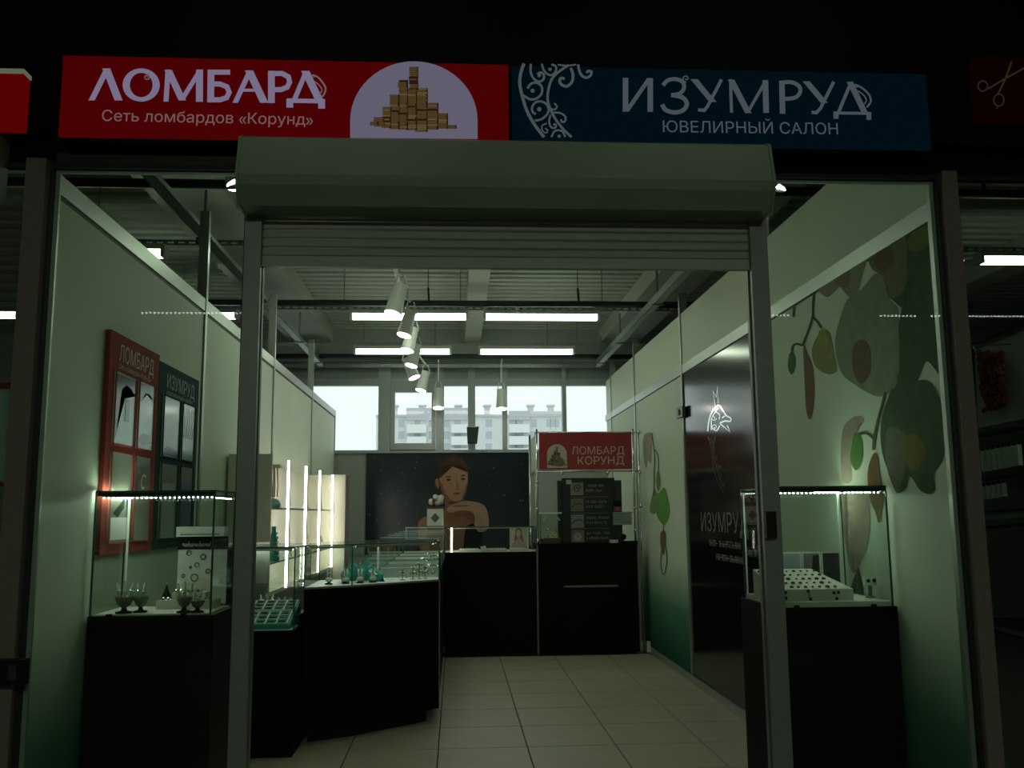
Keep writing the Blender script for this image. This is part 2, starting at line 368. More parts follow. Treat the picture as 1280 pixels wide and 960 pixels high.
# shopfront frame: posts, header, glazing
def S(name, bb, m, parent=None):
    o = bb.build(name, m, parent)
    if parent is None: o['kind'] = 'structure'
    return o
S('trim_2', B().box(-1.80, XL-0.002, -0.07, 0.05, 0, 3.05), POSTM)
S('trim_3', B().box(XR+0.002, 2.235, -0.07, 0.05, 0, 3.05), POSTM)
hd = S('wall_header', B().box(-8, 9, -0.10, 0.02, 3.16, 5.2).box(-8, 9, -0.004, 0.02, 3.04, 3.16), BLACK)
B().box(-1.70, -0.93, -0.012, -0.004, 3.045, 3.10).build('lower_strip', mat('maroon_strip', (0.03, 0.008, 0.008), 0.5), hd)
for k, (a, c) in enumerate(((XL+0.004, -0.886), (1.352, XR-0.002), (-3.6, -1.803), (2.238, 5.2))):
    w = struct_root('window_%d' % (wn+k), ((a+c)/2, 0, 0))
    B().box(a+0.012, c-0.012, -0.022, -0.014, 0.1, 3.02).build('pane', GLASS, w)
    b = B(); b.box(a, c, -0.04, 0.0, 3.02, 3.04); b.box(a, a+0.012, -0.045, 0.0, 0.1, 3.02); b.box(c-0.012, c, -0.04, 0.0, 0.1, 3.02); b.build('seal', SEAL, w)
    B().box(a, c, -0.05, 0.02, 0.0, 0.1).build('sill_rail', POSTM, w)
    if k < 2:
        b = B(); b.box(a+0.012, c-0.012, -0.012, 0.0, 3.006, 3.02); xx = a+0.012 if k == 0 else c-0.03; b.box(xx, xx+0.018, -0.012, 0.0, 0.1, 3.006); b.build('inner_bead', ALU, w)
wn += 4

# ================================================================== OUTSIDE: snow, housing block
o = B().box(-150, 150, YB+1, 220, -1.3, -1.0).build('ground', mat('snow', (0.80, 0.83, 0.83), 0.9, noise=0.05, nscale=0.3)); o['kind'] = 'structure'
BY = 105.0
def bp(px, py): p = at(px, py, BY); return p.x, p.z
hx0 = bp(470, 540)[0]; hx1 = bp(705, 540)[0]; hz = bp(600, 521)[1]
BW = mat('panel_block_wall', (0.66, 0.67, 0.66), 0.9, noise=0.04, nscale=0.5); BG = mat('attic_hazed', (0.52, 0.52, 0.56), 0.9, noise=0.05, nscale=1)
BWIN = mat('house_window_hazed', (0.44, 0.48, 0.52), 0.5); BBAL = mat('balcony_front', (0.76, 0.78, 0.78), 0.9)  # windows and attic lightened; outdoor haze is put into these colours
hb = thing('apartment_block', 'haze-paled panel apartment block with chimneys seen through the rear windows', 'building', ((hx0+hx1)/2, BY+6, -1))
B().box(hx0, hx1, BY, BY+12, -1, hz).build('wall', BW, hb)
for pa, pb, pt in ((508, 541, 510), (555, 587, 510), (636, 662, 514)):
    a = bp(pa, 520)[0]; c = bp(pb, 520)[0]; B().box(a, c, BY-0.25, BY+0.2, hz-0.4, bp(600, pt)[1]).build('attic_panel', BG, hb)
B().box(bp(662, 520)[0], hx1, BY-0.1, BY+8, hz-0.1, bp(690, 514)[1]).build('stair_head', BW, hb)
B().box(hx0, hx1, BY-0.3, BY+12.2, hz, hz+0.25).build('roof_edge', BG, hb)
for px in (491, 527, 573, 610, 666, 692):
    x = bp(px, 510)[0]; b = B(); b.box(x-0.35, x+0.35, BY+3, BY+3.8, hz, hz+1.6); b.box(x-0.5, x+0.5, BY+2.8, BY+4, hz+1.6, hz+1.8); b.build('chimney', BW, hb)
for row in (529, 544, 559):
    for px in (502, 522, 540, 558, 572, 611, 640, 650, 667, 685, 691, 697):
        x, z = bp(px, row); w_ = 0.22 if px in (685, 691, 697) else 0.42
        f_ = B().box(x-w_-.1, x+w_+.1, BY-0.06, BY+0.05, z-0.6, z+0.6).build('window', BBAL, hb)
        B().box(x-w_, x+w_, BY-0.08, BY, z-0.5, z+0.5).build('pane', BWIN, f_)
for row in (536, 551, 566):
    for pa, pb in ((509, 533), (564, 587), (636, 661)):
        a = bp(pa, row)[0]; c = bp(pb, row)[0]; z = bp(600, row)[1]; B().box(a, c, BY-1.1, BY, z-0.55, z+0.45).build('balcony', BBAL, hb)
# ================================================================== SERVICES UNDER THE CEILING
def lamp_unit():
    t = thing('fluorescent_lamp', '-', 'lamp', (0,0,0))
    b = B(); b.prism_x([(-0.05,0.075),(0.05,0.075),(0.062,0.03),(-0.062,0.03)], -0.62, 0.62); b.build('housing', WHITE, t)
    b = B(); b.prism_x([(-0.055,0.03),(0.055,0.03),(0.045,-0.012),(0.02,-0.028),(-0.02,-0.028),(-0.045,-0.012)], -0.605, 0.605); b.build('diffuser', LAMPM, t)
    b = B(); b.box(-0.635,-0.605,-0.06,0.06,-0.028,0.078); b.box(0.605,0.635,-0.06,0.06,-0.028,0.078); build_each(b, 'end_cap', WHITE, t)
    return t
proto = lamp_unit(); first = True
ROWS = (1.78, 3.50, 5.85, 7.98)
rown = ('above the shutter box', 'just behind the shutter', 'in the nearer bright row', 'in the farther bright row')
for r, yy in enumerate(ROWS):
    xs = [(-0.50, 'left'), (0.93, 'right')] if r > 0 else []
    if r == 1: xs = [(-0.95, 'left'), (0.36, 'right')]
    if r == 3: xs = [(-0.69, 'left'), (0.93, 'right')]
    if r == 1: xs += [(-2.98, 'neighbouring shop to the left'), (5.1, 'neighbouring shop to the right')]
    if r == 2: xs += [(-2.95, 'neighbouring shop to the left'), (-5.2, 'far left shop')]
    for x, side in xs:
        o = proto if first else copy_tree(proto); first = False
        o.location = (x, yy, 3.66)
        o['label'] = ('white fluorescent ceiling lamp, %s one, %s' % (side, rown[r])) if len(side) < 6 else 'white fluorescent ceiling lamp over the %s%s' % (side, ', nearer' if r == 1 else ', farther')
        o['group'] = 'fluorescent ceiling lamps'
# perforated channels that carry the lamps
def strut(y, x0, x1, z=3.735):
    b = B(); b.box(x0, x1, y-0.02, y-0.017, z+0.028, z+0.045); b.box(x0, x1, y-0.02, y-0.017, z, z+0.014); b.box(x0, x1, y-0.02, y+0.02, z+0.042, z+0.045)
    x = x0
    while x < x1-0.06: b.box(x, x+0.035, y-0.02, y-0.017, z+0.014, z+0.028); x += 0.085
    return b
for yy, nm in zip(ROWS, ('nearest, dark against the left glass', 'second', 'third, over the brighter lamp row', 'fourth, over the farther lamp row')):
    t = thing('strut_channel', 'perforated steel channel under the ceiling, ' + nm, 'channel', (0.3, yy, 3.735), 'perforated lamp channels')
    strut(yy, -5.6, 5.6).build('channel', GALV, t)
    b = B()
    for x in (-4.6, -2.9, -1.2, 0.05, 1.6, 3.4, 5.0): b.tube((x, yy, 3.78), (x, yy, zc), 0.006, 5)
    build_each(b, 'hanger_rod', GALV, t)
t = thing('strut_channel', 'perforated steel channel just in front of the rear window head', 'channel', (0.3, 9.0, 3.62), 'perforated lamp channels')
strut(9.0, -5.6, 5.6, 3.62).build('channel', GALV, t); B().box(-5.6, 5.6, 8.9, 9.1, 3.72, 3.78).build('cable_tray', GALV, t)
# sprinkler pipes
for yy, z, nm in ((5.54, 3.74, 'crossing above the opening'), (2.09, 3.74, 'nearest the glass front'), (8.80, 3.745, 'close to the rear window')):
    t = thing('sprinkler_pipe', 'dark sprinkler pipe under the ceiling, ' + nm, 'pipe', (0, yy, z), 'sprinkler pipes')
    B().tube((-5.6, yy, z), (5.6, yy, z), 0.032, 10).build('pipe', PIPE, t, True)
    for x in (-3.6, -0.28, 1.30, 3.7):
        b = B(); b.bar((x, yy, z), (x-0.01, yy, z+0.17), 0.022); b.tube((x-0.01, yy, z+0.17), (x-0.01, yy, zc+.02), 0.004, 5); b.build('hanger', PIPE, t)
    b = B()
    for x in (-2.6, -0.6, 0.65, 2.9): b.lathe((x, yy, z-0.09), [(0.02,0),(0.008,0.02),(0.012,0.06)], 8)
    build_each(b, 'sprinkler_head', ALU, t)
# cable trays above the partitions
for x, nm in ((-1.88, 'left'), (2.02, 'right')):
    t = thing('cable_tray', 'galvanised angle tray running back above the %s partition' % nm, 'cable tray', (x, 4.5, 3.6), 'cable trays above the partitions')
    b = B(); b.box(x-0.04, x-0.036, 0.2, YB-0.3, 3.62, 3.70); b.box(x-0.04, x+0.04, 0.2, YB-0.3, 3.62, 3.624); b.box(x+0.036, x+0.04, 0.2, YB-0.3, 3.62, 3.66); b.build('tray', GALV, t)
    b = B()
    for yy in (0.8, 2.9, 5.0, 7.1, 8.6): b.bar((x, yy, 3.63), (x, yy, 3.99), 0.02); b.box(x-0.06, x+0.06, yy-0.015, yy+0.015, 3.605, 3.62)
    build_each(b, 'bracket', GALV, t)
    b = B(); b.path([(x-0.01, 0.2+0.45*k, 3.635+0.008*(k % 3)) for k in range(20)], 0.012, 6); b.build('cable', BLK, t)
# track with cylindrical spotlights
TX = -0.56
t = thing('light_track', 'pale ceiling track carrying a row of cylindrical spotlights', 'track', (TX, 6.3, 3.80))
B().box(TX-0.02, TX+0.02, 3.0, YB-0.25, 3.80, 3.83).build('rail', WHITE, t)
b = B()
for yy in (3.3, 5.0, 6.6, 8.0): b.tube((TX, yy, 3.83), (TX, yy, zc+0.02), 0.005, 5)
build_each(b, 'hanger', GALV, t)
def spot(x, y, z, lean, k, label):
    t = thing('track_spotlight', label, 'spotlight', (x, y, z), 'track spotlights')
    d = Vector((lean, -0.18, -1)).normalized(); top = Vector((x, y, z)) - d*0.30*k; bot = Vector((x, y, z))
    B().tube(top, bot, 0.062*k, 16, 0.085*k).build('housing', WHITE, t, False)
    B().tube(bot + d*0.001, bot + d*0.004, 0.078*k, 16).build('lens', SPOTM, t)
    b = B()
    for s in (-1, 1): b.bar(top + Vector((s*0.065*k, 0, -0.03)), top + Vector((s*0.03, 0, 0.10)), 0.012)
    b.bar(top + Vector((0,0,0.10)), (TX if 4 < y < 8.8 else x, y, 3.805 if 4 < y < 8.8 else 3.74 if y > 4 else 3.72), 0.02); b.build('yoke', WHITE, t)
for i, (px, py, yy) in enumerate(((491, 392, 4.55), (505, 419, 5.45), (509, 438, 6.30), (514, 457, 7.2), (518, 472, 7.72), (526, 488, 8.70))):
    p = at(px, py, yy); spot(p.x, yy, p.z, -0.25 if i != 4 else 0.4, 1.0 if i == 0 else 0.92, 'cylindrical white spotlight, number %s from the shutter on the ceiling track' % ('one', 'two', 'three', 'four', 'five', 'six')[i])
for px, py, nm in ((297, 231, 'left end'), (969, 237, 'right end, added in place of a lamp reflection')):  # right one is added where only a blurred lamp reflection shows
    p = at(px, py, 2.09); spot(p.x, 2.09, p.z, 0.35 if px < 500 else -0.35, 0.9, 'white spotlight half hidden behind the shutter box, %s' % nm)
for px, py, nm in ((548, 510, 'low in front of the opening sash'), (627, 511, 'hanging in front of a slim window mullion')):
    p = at(px, py, 8.96); spot(p.x, 8.96, p.z, 0, 0.95, 'grey cylindrical spotlight ' + nm)

# dim mall lamps above the signs; far pair unseen, added to brighten the shopfront
for x, yy, nm in ((-0.62, -0.7, 'dim, above the shop signs at near left'), (1.25, -0.7, 'dim, above the shop signs at near right'), (-1.4, -7.2, 'unseen, added behind the camera at far left to light the shopfront'), (1.9, -7.2, 'unseen, added behind the camera at far right to light the shopfront')):
    t = thing('hall_and_fill_lamp', 'lamp in the hall, %s' % nm, 'lamp', (x, yy, 4.9), 'hall and fill lamps'); zl = 4.0 if yy > -3 else 3.9
    B().box(x-0.62, x+0.62, yy-0.08, yy+0.08, zl+.02, zl+.09).build('housing', WHITE, t)
    B().box(x-0.6, x+0.6, yy-0.06, yy+0.06, zl, zl+.02).build('diffuser', emit('hall_and_fill_tube_%d' % (yy < -3), LAMP_COL, HALL_AND_FILL_LAMP*(7.5 if yy < -3 else 0.14)), t)
    B().tube((x, yy, zl+.09), (x, yy, 5.2), 0.01, 6).build('hanger', GALV, t)
t = thing('led_garland', 'string of small white lights on the shops across the hall', 'garland', (2, -8.6, 4.15))
b = B(); w = B()
for x0, x1 in ((-4.25, -2.75), (4.15, 4.7), (6.05, 6.55), (6.8, 8.4)):
    x = x0
    while x < x1: b.box(x-0.011, x+0.011, -8.62, -8.60, 4.285, 4.307); x += 0.055
    w.bar((x0-0.05, -8.63, 4.30), (x1+0.05, -8.63, 4.30), 0.01)
b.build('bulb', DOTM, t, kind='stuff'); w.build('cable', BLK, t)

# ================================================================== ROLLER SHUTTER
sh = thing('roller_shutter', 'grey roller shutter half wound into its chamfered box above the opening', 'shutter', (0.22, -0.1, 0.0))
x0 = at(304, 200, -0.2).x; x1 = at(957, 200, -0.2).x; zb_, zt_ = 2.80, at(300, 170.5, -0.16).z-0.016
prof = [(-0.005, zt_), (-0.20, zt_), (-0.235, zt_-.02), (-0.275, 2.915), (-0.265, 2.875), (-0.225, zb_), (-0.005, zb_)]
B().prism_x(prof, x0, x1).build('housing', SHUT, sh)
b = B(); b.prism_x([(y*1.02, z+(0.003 if z > 2.95 else -0.004)) for y, z in prof], x0-0.012, x0); b.prism_x([(y*1.02, z+(0.003 if z > 2.95 else -0.004)) for y, z in prof], x1, x1+0.012); build_each(b, 'end_cap', SHUT, sh)
B().box(x1+0.012, x1+0.04, -0.16, -0.03, 2.96, 3.05).build('key_switch', BLK, sh)
B().prism_x([(-0.15, zt_), (-0.155, zt_+0.003), (-0.105, zt_+0.003), (-0.105, zt_)], 0.7, 1.33).build('cover_strip', ALU, sh)
z = 2.638; sm = None
while z < 2.86:
    if sm is None:
        b = B(); b.prism_x([(-0.045, 0.001), (-0.053, 0.006), (-0.056, 0.019), (-0.053, 0.032), (-0.045, 0.037), (-0.036, 0.037), (-0.036, 0.001)], -0.845, 1.305); o = b.build('slat', SLATM, sh); sm = o.data
    else: o = bpy.data.objects.new('slat', sm); COL.objects.link(o); o.parent = sh
    o.location = (0, 0, z); o.location.x = 0.0
    z += 0.039
B().box(-0.845, 1.305, -0.058, -0.03, 2.592, 2.637).build('bottom_bar', SLATM, sh)
b = B(); b.box(-0.884, -0.835, -0.085, 0.0, 0.0, 2.81); b.box(-0.835, -0.815, -0.085, -0.06, 0.0, 2.81); b.box(-0.835, -0.815, -0.028, 0.0, 0.0, 2.81); b.build('guide_rail', ALUD, sh)
b = B(); b.box(1.296, 1.349, -0.085, 0.0, 0.0, 2.81); b.box(1.275, 1.296, -0.085, -0.06, 0.0, 2.81); b.box(1.275, 1.296, -0.028, 0.0, 0.0, 2.81); b.build('guide_rail', ALUD, sh)
p = at(963, 656, -0.1); B().box(p.x-0.022, p.x+0.022, -0.115, -0.085, p.z-0.055, p.z+0.055).build('lock_box', BLK, sh)
b = B(); b.prism_x([(-0.01, 2.86), (-0.17, 2.86), (-0.23, 2.91), (-0.27, 3.0), (-0.27, 3.08), (-0.14, 3.15), (-0.01, 3.15)], -4.2, -1.90)
t = thing('roller_shutter', 'shutter box end of the neighbouring shop at the left edge', 'shutter', (-2.6, -0.1, 2.86)); b.build('housing', SHUT, t)
for k in range(12): B().prism_x([(-0.045, 2.40+.039*k), (-0.056, 2.415+.039*k), (-0.045, 2.437+.039*k), (-0.036, 2.437+.039*k), (-0.036, 2.40+.039*k)], -3.5, -1.803).build('slat', mat('neighbour_slat', (.10,.11,.10), .5), t)
t = thing('lock_bracket', 'dark lock bracket low on the left brown post', 'bracket', (at(14, 838, -0.08).x, -0.1, at(14, 838, -0.08).z))
a = at(-10, 838, -0.08); c = at(35, 838, -0.08); B().box(a.x, c.x, -0.12, -0.07, c.z-0.05, c.z+0.045).build('plate', BLK, t); B().box(c.x-0.05, c.x-0.02, -0.135, -0.12, c.z-0.03, c.z+0.03).build('latch', PIPE, t)

# ================================================================== SIGNS
SY = -0.16
def on(y): return lambda px, py: at(px, py, y)
def strokes(bd, fn, tr, lst):
    for pts, w in lst:
        g = lambda u, v: fn(*tr(u, v)); dx = abs(pts[-1][0]-pts[0][0]); dy = abs(pts[-1][1]-pts[0][1])
        if len(pts) == 2 and dy > 0.8*dx and dy > 60: bd.hstroke(g, pts[0], pts[1], w*math.hypot(dx, dy)/dy)
        else: bd.ribbon(g, pts, w)
def spiral(cx, cy, r0, r1, turns, a0=0, n=24): return [(cx+(r0+(r1-r0)*i/n)*math.cos(a0+turns*2*math.pi*i/n), cy+(r0+(r1-r0)*i/n)*math.sin(a0+turns*2*math.pi*i/n)) for i in range(n+1)]
E_RED = emit('sign_red', (0.062, 0.0006, 0.0011), 1.0); E_BLUE = emit('sign_blue', (0.0005, 0.0045, 0.0080), 1.0)
E_LET = emit('sign_letter', (0.18, 0.155, 0.245), 1.0); E_LET2 = emit('sign_letter_small', (0.155, 0.095, 0.09), 1.0); E_BLET = emit('sign_letter_blue', (0.060, 0.074, 0.084), 1.0)
E_ARCH = emit('sign_arch', (0.118, 0.110, 0.160), 1.0); E_C1 = emit('sign_coin', (0.068, 0.042, 0.015), 1.0); E_C2 = emit('sign_coin_dark', (0.018, 0.010, 0.004), 1.0); E_C3 = emit('sign_coin_pale', (0.10, 0.072, 0.032), 1.0)
def coins(bd, fn, tr, step=17):
    rnd = random.Random(3)
    for (a, c, y0, y1) in ((490,560,225,655),(585,650,110,300),(640,735,295,675),(415,485,360,650),(560,640,290,660),(345,410,455,640),(750,830,430,655),(840,915,510,645),(270,350,545,628),(240,300,590,618),(900,990,628,648)):
        y = y1; a -= 10; c += 12
        while y > y0:
            j = rnd.uniform(-7, 7); bd.mi = 1 if rnd.random() < 0.10 else 2 if rnd.random() < 0.2 else 0
            q = [(a+j, y-step*.5), (a+8+j, y-step*.86), (c-8+j, y-step*.86), (c+j, y-step*.5), (c-8+j, y), (a+8+j, y)]
            bd.poly([fn(*tr(u, v)) for u, v in q]); y -= step
            bd.mi = 1; bd.poly([fn(*tr(u, v)) for u, v in ((a+4, y+step*.14), (a+4, y), (c-4, y), (c-4, y+step*.14))]); bd.poly([fn(*tr(u, v))+Vector((0,-.0008,0)) for u, v in ((c-14+j, y+step), (c-14+j, y), (c-2, y), (c-2, y+step))])
rs = thing('shop_sign', 'red backlit sign with white Cyrillic letters and coin towers in an arch', 'sign', (-0.85, SY, 3.1))
xa = at(76, 120, SY).x; xb = at(637.5, 120, SY).x; za = at(300, 170.5, SY).z-0.012; zb2 = at(300, 74, SY).z
B().box(xa-0.02, xb, SY+0.012, -0.10, za, zb2+0.02).build('box', BLACK, rs)
B().box(xa, xb-0.006, SY, SY+0.012, za, zb2).build('face', E_RED, rs)
fn = on(SY-0.002); tr = lambda u, v: (100+u/4, 70+v/4)
b = B()
oo = ell(306,145,93,83,32); ii = ell(306,145,57,61,32)
b.add([fn(*tr(*p)) for p in oo] + [fn(*tr(*p)) for p in ii], [(i,(i+1)%32,32+(i+1)%32,32+i) for i in range(32)])
strokes(b, fn, tr, [([(58,222),(137,62)],28), ([(131,62),(193,222)],37), ([(430,228),(440,68)],25), ([(441,70),(512,222)],34), ([(507,222),(602,70)],23), ([(598,68),(597,229)],35),
    ([(655,69),(653,231)],34), ([(640,81),(751,81)],25), ([(655,140),(700,140),(735,154),(746,182),(733,208),(700,219),(640,219)],25),
    ([(776,234),(850,74)],25), ([(845,72),(921,234)],37), ([(815,171),(885,171)],15), ([(957,74),(957,235)],34), ([(942,88),(1010,87),(1042,104),(1048,130),(1036,156),(1005,168),(957,169)],25),
    ([(1072,218),(1132,76)],24), ([(1126,74),(1196,220)],37), ([(1034,223),(1224,226)],22), ([(1049,215),(1049,258)],34), ([(1208,215),(1208,263)],34)])
b.build('lettering', E_LET, rs)
b = B(); strokes(b, fn, tr, [(spiral(333,105,18,3,1.4,-2.0),6), (smooth_pts([(1160,95),(1188,105),(1215,135),(1228,165),(1216,198),(1196,205)],4,False),9), (smooth_pts([(1168,125),(1195,145),(1210,172),(1196,190)],4,False),6), (spiral(1165,98,10,2,1,0,10),4)])
b.build('flourish', E_LET2, rs)
o = at(126, 151, SY-0.002); e = at(390, 156, SY-0.002)
text('sub_lettering', 'Сеть ломбардов «Корунд»', o, e-o, (0,0,1), 0.048, E_LET2, rs, width=(e-o).length)
tr4 = lambda u, v: (430+u/7.11, 70+v/7.11)
arch = [(55, 728)] + [(621+566*math.cos(a), 575-528*math.sin(a)) for a in [math.pi*(1-i/28) for i in range(29)]] + [(1187, 738)]
b = B(); b.fan([fn(*tr4(*p)) for p in arch]); ar = b.build('arch', E_ARCH, rs)
b = B(); coins(b, on(SY-0.004), tr4); b.build('coin_towers', [E_C1, E_C2, E_C3], ar, label='golden coin towers')
bs = thing('shop_sign', 'dark blue sign with pale Cyrillic letters and a curled ornament', 'sign', (0.85, SY, 3.1))
xc = at(1160, 130, SY).x; zc0 = at(900, 178, SY).z-0.005; zc1 = at(900, 83, SY).z
B().box(xb+0.002, xc+0.02, SY+0.012, -0.10, za, zb2+0.02).build('box', BLACK, bs)
B().box(xb+0.008, xc, SY, SY+0.012, za, zb2-0.004).build('face', E_BLUE, bs)
tr = lambda u, v: (770+u/3.879, 80+v/3.879); b = B()
strokes(b, fn, tr, [([(46,67),(46,231)],27), ([(50,231),(163,68)],20), ([(166,68),(166,232)],27),
    (smooth_pts([(228,104),(250,80),(288,73),(322,86),(330,116),(308,144),(268,150)],3,False),19), (smooth_pts([(268,150),(322,162),(344,192),(326,224),(282,235),(240,222),(224,196)],3,False),21),
    ([(378,73),(470,184)],27), ([(512,75),(444,205),(428,225),(398,222)],16), ([(555,74),(560,236)],15), ([(558,76),(642,238)],28), ([(637,238),(728,78)],15), ([(724,78),(728,237)],28),
    ([(804,81),(808,241)],27), (smooth_pts([(796,91),(850,88),(888,108),(892,138),(868,163),(812,170)],3,False),19), ([(922,84),(1010,188)],27), ([(1056,86),(992,214),(972,236),(948,234)],16),
    ([(1078,236),(1140,88)],16), ([(1134,86),(1208,240)],28), ([(1055,237),(1237,240)],14), ([(1067,231),(1067,266)],25), ([(1226,233),(1226,271)],23),
    (spiral(340,70,18,3,1.2,1.5),6), (smooth_pts([(1158,100),(1190,114),(1224,145),(1236,180),(1216,210)],3,False),9), (smooth_pts([(1172,130),(1200,150),(1214,175),(1204,195)],3,False),6), (spiral(1166,104,10,2,1,0,10),4)])
b.build('lettering', E_BLET, bs)
o = at(827, 165, SY-0.002); e = at(1046, 168, SY-0.002)
text('sub_lettering', 'ЮВЕЛИРНЫЙ САЛОН', o, e-o, (0,0,1), 0.052, E_BLET, bs, bold=0.012, width=(e-o).length)
tr = lambda u, v: (640+u/8.73, 70+v/8.73); b = B(); sp = lambda p: smooth_pts(p, 4, False)
strokes(b, fn, tr, [(sp([(130,82),(95,190),(85,300),(110,430),(160,590),(240,740),(350,885)]),34), (sp([(620,98),(500,180),(430,260),(395,380),(390,480),(415,570),(470,680),(560,800),(650,885)]),27),
    (sp([(125,430),(190,470),(250,470),(310,430),(330,370),(310,315),(250,290),(200,310),(170,355)]),25), (sp([(250,705),(320,690),(380,640),(400,580),(370,520),(310,495),(250,510),(220,560),(225,610),(260,635)]),24),
    (sp([(205,85),(205,180),(240,250),(300,280),(345,250),(345,200),(310,180),(275,200)]),25), (sp([(325,85),(345,150),(390,200),(440,205),(480,160),(475,110),(430,92)]),22), (sp([(500,95),(600,105),(700,93)]),18),
    (sp([(640,130),(665,200),(655,280),(600,330),(545,315),(520,275),(535,240),(575,250)]),30), (sp([(720,92),(745,190),(800,235),(855,215),(865,170),(830,165),(815,185)]),28),
    (sp([(460,515),(490,550),(465,585),(415,570)]),18), (sp([(440,620),(520,620),(580,660),(580,710),(545,720),(535,690)]),21), (sp([(420,640),(405,720),(430,780),(475,780),(475,745),(450,750)]),21),
    (sp([(380,735),(330,760),(330,810),(370,840),(390,810),(360,790)]),15), (sp([(430,885),(460,825),(510,810),(555,830),(580,885)]),21)])
for x, y, r in ((225,380,22),(297,580,25),(297,212,20),(415,145,18),(515,875,18)): b.fan([fn(*tr(*p)) for p in ell(x,y,r,r,14)])
b.build('ornament', emit('sign_ornament', (0.060,0.076,0.074), 1.0), bs)
# neighbouring signs
ls = thing('shop_sign', 'plain red sign of the shop at the left edge', 'sign', (-2.4, SY, 3.1))
x1_ = at(27, 130, SY).x; B().box(-4, x1_, SY, -0.10, at(10,159,SY).z, at(10,92,SY).z).build('face', emit('sign_red_left', (0.085,0.0008,0.0006), 1.0), ls)
B().box(-4, x1_+0.005, SY-0.01, -0.10, at(10,92,SY).z, at(10,87,SY).z).build('top_edge', emit('sign_edge', (0.10,0.12,0.08), 1.0), ls)
ns = thing('shop_sign', 'almost black sign with thin scissors at the right edge', 'sign', (2.8, SY, 3.1))
B().box(at(1222,100,SY).x, 4.6, SY, -0.10, at(1250,148,SY).z, at(1250,70,SY).z).build('face', emit('sign_maroon', (0.0035,0.0003,0.0002), 1.0), ns)
tr = lambda u, v: (960+u/4, 40+v/4); b = B()
strokes(b, fn, tr, [(ell(1074,270,24,26,16)+[(1098,270)],7), (ell(1154,340,26,30,16)+[(1180,340)],7), ([(1098,285),(1200,225),(1290,175)],9), ([(1150,310),(1185,240),(1218,148)],9), ([(1145,368),(1146,385)],6)])
b.build('scissors', emit('sign_scissors', (0.020,0.019,0.006), 1.0), ns)
# ================================================================== WALL GRAPHICS
def flat(material_name, col, rough=0.8): return mat(material_name, col, rough, spec=0.08, noise=0.22, nscale=14)
# orchid mural on the near right panel, traced on the wall plane
mu = thing('orchid_mural', 'faded orchid print covering the near white panel of the right wall', 'mural', (XR+0.007, 1.2, 0.1))
def onr(off=0.0): return lambda px, py: atx(px, py, XR+0.007-off)
def shape(nm, pts, col, layer, parent, fnf=onr, k=4, closed_smooth=True):
    q = smooth_pts(pts, k) if closed_smooth else pts
    b = B(); b.fan([fnf(0.0006*layer)(p[0], p[1]) for p in q]); return b.build(nm, flat(nm + '_%d_%d_%d' % tuple(int(c*255) for c in col), col), parent)
c7 = lambda L: [(980+x/4.571, 270+y/4.571) for x, y in L]
c3 = lambda L: [(960+x/4, 420+y/4) for x, y in L]
shape('petal', c7([(500,200),(640,110),(820,30),(840,300),(870,700),(910,930),(880,900),(815,830),(770,930),(720,990),(650,960),(655,640),(690,420),(640,460),(590,450),(560,300)]), (0.09,0.15,0.09), 1, mu)
shape('petal', c7([(480,210),(560,150),(690,120),(700,330),(690,400),(650,460),(600,455),(570,350),(500,300)]), (0.22,0.21,0.14), 2, mu)
shape('petal', c7([(360,480),(440,420),(520,330),(570,360),(600,470),(650,530),(655,640),(660,800),(645,960),(560,1030),(480,1010),(400,960),(330,900),(295,780),(300,660)]), (0.29,0.33,0.24), 3, mu)
shape('petal', c7([(200,410),(290,340),(400,270),(480,220),(450,330),(420,440),(380,465),(340,430),(310,400),(260,460),(220,450)]), (0.33,0.32,0.23), 2, mu)
shape('petal_heart', c7([(320,320),(370,310),(380,380),(340,410),(300,380)]), (0.28,0.22,0.15), 4, mu)
shape('petal_heart', c7([(410,720),(460,710),(495,780),(490,900),(440,960),(400,900),(390,800)]), (0.20,0.15,0.10), 5, mu)
shape('petal_heart', c7([(530,210),(600,180),(620,260),(570,310),(520,290)]), (0.20,0.15,0.10), 5, mu)
shape('yellow_heart', c7([(720,110),(800,60),(830,90),(820,170),(760,210),(710,180)]), (0.20,0.22,0.08), 5, mu)
shape('bud', c7([(160,760),(200,670),(230,645),(265,680),(285,800),(300,880),(260,905),(200,880),(170,840)]), (0.33,0.33,0.16), 3, mu)
shape('bud', c7([(200,660),(235,650),(250,720),(220,750),(195,720)]), (0.40,0.40,0.12), 5, mu)
shape('bud', c7([(30,790),(50,780),(66,820),(60,880),(40,905),(22,860)]), (0.10,0.22,0.12), 3, mu)
shape('chain', c7([(110,740),(135,790),(160,850),(172,960),(170,1080),(150,1160),(128,1120),(118,960)]), (0.26,0.17,0.12), 3, mu)
b = B(); f_ = onr(0.003)
for L in (c7([(175,400),(165,500),(163,575),(140,650),(105,740)]), c7([(163,575),(190,605),(212,640)]), c7([(105,740),(70,730),(48,750),(44,790)]), c7([(60,480),(52,575)])): b.ribbon(f_, smooth_pts(L, 3, False), 2.6)
for L in (c3([(588,280),(570,350),(548,430),(530,520),(528,570)]), c3([(530,515),(495,485),(455,490)])): b.ribbon(f_, smooth_pts(L, 3, False), 3.6)
b.build('stem', flat('mural_stem', (0.12,0.13,0.09)), mu)
shape('petal', c3([(655,160),(700,230),(790,220),(850,290),(885,420),(880,600),(830,690),(835,760),(810,790),(760,770),(710,700),(690,760),(650,785),(625,740),(570,580),(565,430),(600,310)]), (0.10,0.15,0.095), 3, mu)
shape('petal', c3([(600,460),(690,500),(690,640),(660,760),(640,780),(590,640)]), (0.20,0.21,0.15), 4, mu)
